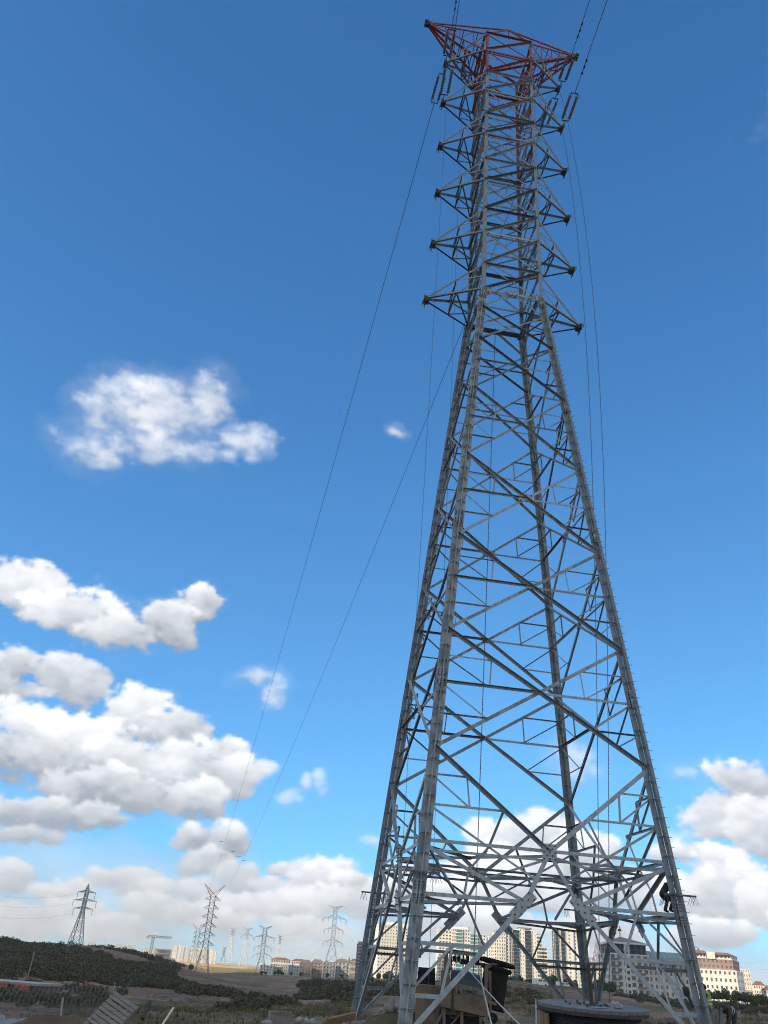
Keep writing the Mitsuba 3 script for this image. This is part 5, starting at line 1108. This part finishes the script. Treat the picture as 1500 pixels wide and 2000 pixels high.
# ------------------------------------------------------------------ left foreground
def pallet():
    k = thing('wooden_pallet', 'weathered wooden pallet tipped up on edge at the lower left', 'pallet'); d = 27.0
    A, B, C = at(225, 1936, d + .55), at(270, 1967, d + .2), at(176, 2004, d - .1)
    u = B - A; v = C - A; W, L = np.linalg.norm(u), np.linalg.norm(v); u, v = unit(u), unit(v - (v @ unit(u)) * unit(u)); n = unit(np.cross(u, v)); n = n if n @ (EYE - A) > 0 else -n
    y = 0.0; i = 0
    while y < L + .35:
        w = (.115, .095, .105)[i % 3]; p = A + v * (y + w / 2) + u * (W / 2 + rg.uniform(-.012, .012)) + n * rg.uniform(0, .006); tl = rg.uniform(-.012, .012)
        add('board', one(box, p, (W / 2, w / 2, .011), (unit(u + v * tl), unit(v - u * tl), n)), 'weathered_wood', k); y += w + (.02, .045, .03)[i % 3]; i += 1
    for t in (.06, .5, .94): add('bearer', one(box, A + u * W * t + v * (L + .3) / 2 - n * .06, (.045, (L + .3) / 2, .048), (u, v, n)), 'weathered_wood', k)
    for j in range(4): add('bottom_board', one(box, A + v * (.1 + j * L * .3) + u * W / 2 - n * .122, (W / 2, .05, .011), (u, v, n)), 'weathered_wood', k)
pallet()
def plank(label, p, q, w, m='weathered_wood', h=None): add('wooden_stake' if w < .09 else 'plank', one(bar, p, q, w, h), m, label=label, cat='stake' if w < .09 else 'plank')
plank('pale wooden stake leaning to the right, right of the pallet', at(314, 2006, 27), at(339, 1968, 27.6), .042, 'plaster_sand')
plank('dark weathered post leaning among the weeds right of the pallet', at(278, 1990, 29), at(293, 1956, 29.6), .10, 'dark_iron')
plank('thin dark stick rising behind the pallet', at(236, 1950, 28.5), at(257, 1912, 29.4), .04, 'dark_iron'); plank('thin pale stick rising behind the top of the pallet', at(221, 1942, 28.4), at(225, 1919, 28.8), .03, 'weathered_wood')
plank('leaning utility stick on the hillside at the left', gp(52, 150), at(68, 1857, 152), .16, 'weathered_wood') if False else None
p, q = at(52, 1916, 150), at(68, 1858, 151); add('utility_pole', one(tube, [p, q], .09, 7), 'weathered_wood', label='thin leaning utility pole on the hillside at the far left', cat='pole')
def fence():
    k = thing('wire_fence', 'dark mesh fence topped with coiled razor wire at the lower left', 'fence'); d = 44.0
    a, e = at(-30, 1990, d), at(196, 1990, d + 2); a[2], e[2] = upto(-30, 1996, a), upto(196, 1992, e); H = [upto(-30, 1956, a), upto(196, 1962, e)]
    b = MB(); n = 120
    for i in range(n + 1):
        t = i / n; p = a + (e - a) * t; hz = H[0] + (H[1] - H[0]) * t
        for s in (-1, 1):
            t2 = min(1, max(0, t + s * .035)); q = a + (e - a) * t2; q = np.array([q[0], q[1], H[0] + (H[1] - H[0]) * t2]); bar(b, p - [0, 0, .3], q, .008)
    add('mesh', b.out(), 'fence_wire', k, kind='stuff')
    c = MB(); t = np.linspace(0, 1, 700); ph = t * 2 * math.pi * 24; dr_ = unit((e - a) * [1, 1, 0]); pr = np.array([-dr_[1], dr_[0], 0])
    P = a + (e - a) * t[:, None]; P[:, 2] = H[0] + (H[1] - H[0]) * t + .32; P = P + np.cos(ph)[:, None] * [0, 0, .36] + np.sin(ph)[:, None] * pr * .36 + np.sin(ph + 1)[:, None] * dr_ * .12
    tube(c, P, .013, 4); add('razor_wire', c.out(), 'fence_wire', k)
    b = MB()
    for t in (.0, .33, 1.0): p = a + (e - a) * t; bar(b, p - [0, 0, .6], [p[0], p[1], H[0] + (H[1] - H[0]) * t + .1], .06)
    add('post', b.out(), 'galvanised_dull', k)
fence()
p = at(122, 1984, 36); add('marker_post', one(bar, p - [0, 0, .5], at(123, 1948, 36.2), .05), 'concrete', label='short pale post standing before the razor wire', cat='post')
def sheet(label, c, w, l, m, name, seed, h=.35):
    n = 26; u, v = np.meshgrid(np.linspace(-1, 1, n), np.linspace(-1, 1, n), indexing='ij'); x, y = c[0] + u * w, c[1] + v * l + u * .3; q = np.stack([u * 1.6 + seed, v * 1.6, u * 0], -1)
    z = ground(x, y) + .12 + h * np.clip(1 - u ** 2, 0, 1) * np.clip(1 - v ** 2, 0, 1) + (meshkit.fbm(q * 1.8, 4, 7) - .45) * h * 1.5
    V = np.stack([x, y, z], -1).reshape(-1, 3); i, j = np.meshgrid(np.arange(n - 1), np.arange(n - 1), indexing='ij'); a = (i * n + j).ravel(); f = np.concatenate([np.stack([a, a + n, a + n + 1], 1), np.stack([a, a + n + 1, a + 1], 1)])
    W = V - [0, 0, .02]; N = len(V); add(name, (np.vstack([V, W]), np.vstack([f, f[:, ::-1] + N])), m, label=label, cat='sheet' if m == 'plastic_sheet' else 'mound', smooth=True)
sheet('crumpled pale blue plastic sheet at the lower left corner', at(6, 2004, 25.5), .42, .5, 'plastic_sheet', 'plastic_sheet', 2, .3); sheet('long strip of pale sheeting over the bank left of the pallet', at(84, 1992, 29), 1.3, .3, 'plastic_sheet', 'plastic_sheet', 6, .25)
sheet('bank of brown earth left of the tipped pallet', at(150, 1996, 28.5), 1.9, .9, 'soil', 'earth_bank', 9, .34)
# crates, sacks and boards at the foot of the picture
def crate():
    k = thing('wooden_crate', 'small open wooden crate with upright boards in front of the brown slope', 'crate'); c = at(548, 1992, 33); yaw = .1; ax = rotz(yaw)
    for i in range(6): add('board', one(box, c + ax[0] * (-.28 + i * .112), (.052, .012, .24), ax), 'weathered_wood', k)
    add('top_rail', one(box, c + [0, -.02, .23], (.36, .02, .035), ax), 'weathered_wood', k); add('side', one(box, c + ax[0] * .34 + ax[1] * .3, (.014, .3, .24), ax), 'weathered_wood', k); add('side', one(box, c - ax[0] * .34 + ax[1] * .3, (.014, .3, .24), ax), 'weathered_wood', k)
    c2 = at(522, 1998, 32.5); k2 = thing('cement_sack', 'pale slumped sack left of the small wooden crate', 'sack'); m = trimesh.creation.icosphere(subdivisions=3, radius=.17); v = m.vertices * [1.2, .8, .55]; v = v + (meshkit.fbm(v * 6, 3, 4)[:, None] - .5) * .10 * m.vertices / .17; add('bag', (v + c2, m.faces), 'concrete', k2, smooth=True)
    for i, (x, y) in enumerate(((584, 1993), (598, 1996), (610, 1997))):
        k2 = thing('cement_sack', ('pale sack just right of the small crate', 'pale sack between two other sacks right of the crate', 'pale sack beside the orange boards')[i], 'sack'); v = m.vertices * [.8, .7, .7]; v = v + (meshkit.fbm(v * 6 + i, 3, 4)[:, None] - .5) * .10 * m.vertices / .17; add('bag', (v + at(x, y, 33), m.faces), ('concrete', 'concrete', 'plastic_sheet')[i], k2, smooth=True)
    k3 = thing('board_stack', 'stack of orange brown boards left of the pylon legs', 'boards')
    for i in range(5): a, e = at(628 + 3 * i, 2003 - 3.2 * i, 32), at(692, 1992 - 3.5 * i, 33); add('board', one(bar, a, e, .18, .03), 'raw_wood', k3)
    k4 = thing('low_rail', 'low dark post at the end of the orange boards', 'post'); add('post', one(bar, at(683, 2004, 32), at(684, 1982, 32.2), .08), 'bark', k4)
crate()
# ------------------------------------------------------------------ people
def chain_mesh(bones, edge=.022, it=8):
    """bones: pairs of (point, radius); one continuous smoothed surface."""
    parts = []
    for (p, a), (q, b_) in bones:
        s = m3.Manifold.sphere(1.0, 20)
        parts.append(m3.Manifold.batch_hull([s.scale((a, a, a)).translate(tuple(map(float, p))), s.scale((b_, b_, b_)).translate(tuple(map(float, q)))]))
    m = m3.Manifold.batch_boolean(parts, m3.OpType.Add).refine_to_length(edge).to_mesh()
    t = trimesh.Trimesh(m.vert_properties[:, :3], m.tri_verts, process=True); trimesh.smoothing.filter_taubin(t, iterations=it); return t
def person(label, base, yaw, J, clothes, group=None):
    """J: joints in the figure's own frame (x right, y ahead, z up)."""
    k = thing('person', label, 'person', group); ax = rotz(yaw); base = np.asarray(base, float)
    W = {n: base + ax[0] * p[0] + ax[1] * p[1] + np.array([0, 0, p[2]]) for n, p in J.items()}
    rad = dict(head=.092, neck=.055, chest=.135, belly=.125, hip=.125, shl=.062, shr=.062, ell=.045, elr=.045, wrl=.032, wrr=.032, hpl=.09, hpr=.09, knl=.06, knr=.06, anl=.042, anr=.042, tol=.034, tor=.034)
    E = [('chin', 'head'), ('neck', 'chin'), ('chest', 'neck'), ('belly', 'chest'), ('hip', 'belly'), ('shl', 'chest'), ('shr', 'chest'), ('shl', 'shr'), ('shl', 'ell'), ('ell', 'wrl'), ('shr', 'elr'), ('elr', 'wrr'), ('hpl', 'hip'), ('hpr', 'hip'), ('hpl', 'knl'), ('knl', 'anl'), ('hpr', 'knr'), ('knr', 'anr'), ('anl', 'tol'), ('anr', 'tor')]
    up = unit(W['head'] - W['neck']); fw = ax[1] - (ax[1] @ up) * up; fw = unit(fw); rt = np.cross(fw, up)
    W['chin'] = W['head'] - up * .07 + fw * .025; rad['chin'] = .068
    B = [((W[a], rad[a] * .9), (W[b_], rad[b_] * .9)) for a, b_ in E]
    B += [((W['head'] + fw * .085 - up * .02, .016), (W['head'] + fw * .10 - up * .035, .017))]          # nose
    for s in (-1, 1): B += [((W['head'] + rt * s * .088 - up * .02, .018), (W['head'] + rt * s * .092 + up * .012, .02))]
    for h, e in (('wrl', 'ell'), ('wrr', 'elr')):               # hands: palm, four fingers, thumb
        d = unit(W[h] - W[e]); sd = unit(np.cross(d, fw + .01)); nn = np.cross(sd, d); pe = W[h] + d * .085
        B += [((W[h], .028), (pe + sd * .026, .016)), ((W[h], .028), (pe - sd * .026, .016))]
        for j, L in enumerate((.034, .040, .037, .028)):
            o = pe + sd * (.033 - .022 * j); m_ = o + d * L + nn * .012; B += [((o, .0095), (m_, .009)), ((m_, .009), (m_ + d * L * .55 + nn * .035, .008))]
        th = W[h] + d * .03 + sd * .03; B += [((th, .012), (th + sd * .032 + d * .03 + nn * .012, .010)), ((th + sd * .032 + d * .03 + nn * .012, .010), (th + sd * .03 + d * .055 + nn * .03, .0085))]
    add('body', chain_mesh(B, .014, 6), 'skin', k, smooth=True)
    def shell(name, edges, m, g): add(name, chain_mesh([((W[a], rad[a] * g), (W[b_], rad[b_] * g)) for a, b_ in edges], .03, 6), m, k, smooth=True)
    cut = lambda a, b_, t, n, r_: (W.__setitem__(n, W[a] + (W[b_] - W[a]) * t), rad.__setitem__(n, r_))
    for s in 'lr': cut('el' + s, 'wr' + s, .88, 'cu' + s, .043); cut('kn' + s, 'an' + s, .9, 'tr' + s, .062)
    shell('trousers', [('hip', 'hpl'), ('hip', 'hpr'), ('hpl', 'hpr'), ('hpl', 'knl'), ('knl', 'trl'), ('hpr', 'knr'), ('knr', 'trr')], clothes['trousers'], 1.14)
    shell('jacket', [('hip', 'belly'), ('belly', 'chest'), ('chest', 'shl'), ('chest', 'shr'), ('shl', 'ell'), ('ell', 'cul'), ('shr', 'elr'), ('elr', 'cur')], clothes['jacket'], 1.13)
    if 'vest' in clothes:
        shell('vest', [('hip', 'belly'), ('belly', 'chest'), ('chest', 'shl'), ('chest', 'shr')], clothes['vest'], 1.24)
        q = unit(W['chest'] - W['hip']); b = MB()
        for t in (.28, .62): lathe(b, [(.176, -.022), (.178, .022)], W['hip'] + (W['chest'] - W['hip']) * t, q, 24)
        add('reflective_band', b.out(), 'reflective_tape', k)
    for s in 'lr': add('boot', chain_mesh([((W['an' + s] + [0, 0, .02], .06), (W['an' + s] - [0, 0, .015], .055)), ((W['an' + s] - [0, 0, .01], .052), (W['to' + s], .042))], .03, 4), 'black_rubber', k, smooth=True)
    if clothes.get('helmet'):
        c = W['head'] + up * .03; b = MB(); lathe(b, [(.125, -.01), (.118, .035), (.095, .085), (.05, .115), (.001, .122)], c, up, 22); lathe(b, [(.122, -.012), (.145, -.018), (.145, -.008), (.122, .0)], c + fw * .012, up, 22); add('helmet', b.out(), clothes['helmet'], k, smooth=40)
    else: add('hair', chain_mesh([((W['head'] + up * .03 - fw * .02, .092), (W['head'] - up * .02 - fw * .03, .085))], .025, 4), 'hair', k, smooth=True)
    return k
stand = dict(head=(0, .02, 1.66), neck=(0, 0, 1.50), chest=(0, 0, 1.32), belly=(0, .01, 1.10), hip=(0, 0, .95), shl=(-.18, 0, 1.42), shr=(.18, 0, 1.42), ell=(-.24, .05, 1.14), elr=(.24, .05, 1.14), wrl=(-.22, .26, 1.0), wrr=(.22, .26, 1.0),
             hpl=(-.09, 0, .90), hpr=(.09, 0, .90), knl=(-.11, .04, .50), knr=(.11, .06, .50), anl=(-.11, 0, .10), anr=(.12, .02, .10), tol=(-.12, .16, .045), tor=(.13, .18, .045))
# climber crouching on the strut against the inner side of the front right leg
climb = dict(head=(-.02, .30, 1.30), neck=(-.02, .24, 1.17), chest=(-.03, .13, 1.02), belly=(-.03, -.05, .84), hip=(-.02, -.16, .70), shl=(-.20, .17, 1.10), shr=(.14, .17, 1.10), ell=(-.26, .36, .96), elr=(.22, .38, .98), wrl=(-.14, .46, 1.16), wrr=(.12, .48, 1.2),
             hpl=(-.11, -.14, .66), hpr=(.07, -.14, .66), knl=(-.16, .16, .45), knr=(.12, .2, .42), anl=(-.14, -.02, .10), anr=(.10, .06, .10), tol=(-.16, .14, .045), tor=(.12, .22, .045))
lg = LP(2, 5.2); b_ = np.array([lg[0] - .30, lg[1] + .32, H2 + .1])
person('worker in dark clothes crouching high on a strut against the front right leg', b_, math.radians(-78), climb, dict(trousers='dark_cloth', jacket='dark_cloth', helmet='dark_cloth'))
q = at(1381, 1945, 40.5); gz = upto(1381, 1921.5, q) - 1.76
mid = dict(stand, head=(.0, .10, 1.63), neck=(0, .05, 1.48), chest=(0, .02, 1.31), wrl=(-.16, .36, 1.12), wrr=(.16, .36, 1.16), ell=(-.24, .14, 1.14), elr=(.25, .14, 1.16))
person('worker in a yellow green safety vest and dark trousers behind the front right leg', [q[0], q[1], gz], math.radians(55), mid, dict(trousers='brown_cloth', jacket='dark_cloth', vest='hivis', helmet=None))
# earth bank that the two ground workers stand on
bend = dict(head=(0, .62, .98), neck=(0, .50, .98), chest=(0, .36, .98), belly=(0, .16, .96), hip=(0, 0, .90), shl=(-.17, .44, 1.0), shr=(.17, .44, 1.0), ell=(-.22, .52, .72), elr=(.22, .52, .72), wrl=(-.12, .60, .5), wrr=(.14, .62, .52),
            hpl=(-.09, 0, .86), hpr=(.09, 0, .86), knl=(-.12, .14, .48), knr=(.12, .16, .48), anl=(-.12, 0, .10), anr=(.12, .02, .10), tol=(-.13, .16, .045), tor=(.13, .18, .045))
q2 = at(1430, 1985, 38); gz2 = upto(1430, 1963, q2) - 1.12
person('worker in dark clothes and safety vest bending forward at the lower right', [q2[0], q2[1], gz2], math.radians(120), bend, dict(trousers='dark_cloth', jacket='brown_cloth', vest='brown_cloth', helmet='dark_cloth'))
def bank(c, z, r):
    b = MB(); n = 40; pr = [(r * 1.9, -1.6), (r * 1.35, -.7), (r * 1.05, -.12), (r * .7, -.005), (.001, 0)]; lathe(b, pr, [c[0], c[1], z], n=n); V, f = b.out(); k = np.abs(V[:, 2] - z) > .05; V[k] += ((meshkit.fbm(V[k] * 1.3, 3, 5) - .5) * .35)[:, None] * [1, 1, .6]; return V, f
m_ = (q + q2) / 2
add('earth_mound', bank(q, gz, 1.1), 'soil', label='mound of earth under the worker in the safety vest', cat='mound', smooth=60); add('earth_mound', bank(q2, gz2, 1.0), 'soil', label='mound of earth under the bending worker', cat='mound', smooth=60)
# tool bag tied to the leg
c = at(1341, 1937, 37.0); k = thing('tool_bag', 'black tool bag hanging by a strap beside the front right leg', 'bag'); m = trimesh.creation.icosphere(subdivisions=3, radius=.15); v = m.vertices * [.9, .7, 1.1]; v = v + (meshkit.fbm(v * 9, 3, 4)[:, None] - .5) * .1 * m.vertices / .15
add('bag', (v + c, m.faces), 'dark_cloth', k, smooth=True); add('strap', one(tube, [c + [0, 0, .1], at(1330, 1918, 37.1), at(1322, 1900, 37.2)], .025, 6), 'dark_cloth', k); add('tail', one(tube, [c, at(1347, 1952, 37), at(1353, 1966, 36.9)], .055, 7), 'dark_cloth', k)
# ------------------------------------------------------------------ the air
TOP = 92.0
scene['air'] = {'type': 'homogeneous', 'albedo': {'type': 'rgb', 'value': [.89, .95, 1.0]}, 'sigma_t': .00014}
scene['haze'] = {'type': 'cube', 'to_world': T().translate([0, 0, (TOP + LOWEST - 1) / 2]).scale([4300, 4300, (TOP - LOWEST + 1) / 2]), 'bsdf': {'type': 'null'}, 'interior': {'type': 'ref', 'id': 'air'}}
labels['haze'] = {'kind': 'stuff', 'label': 'thin bluish haze lying over the valley and the far city', 'category': 'haze'}
scene['camera']['medium'] = {'type': 'ref', 'id': 'air'}
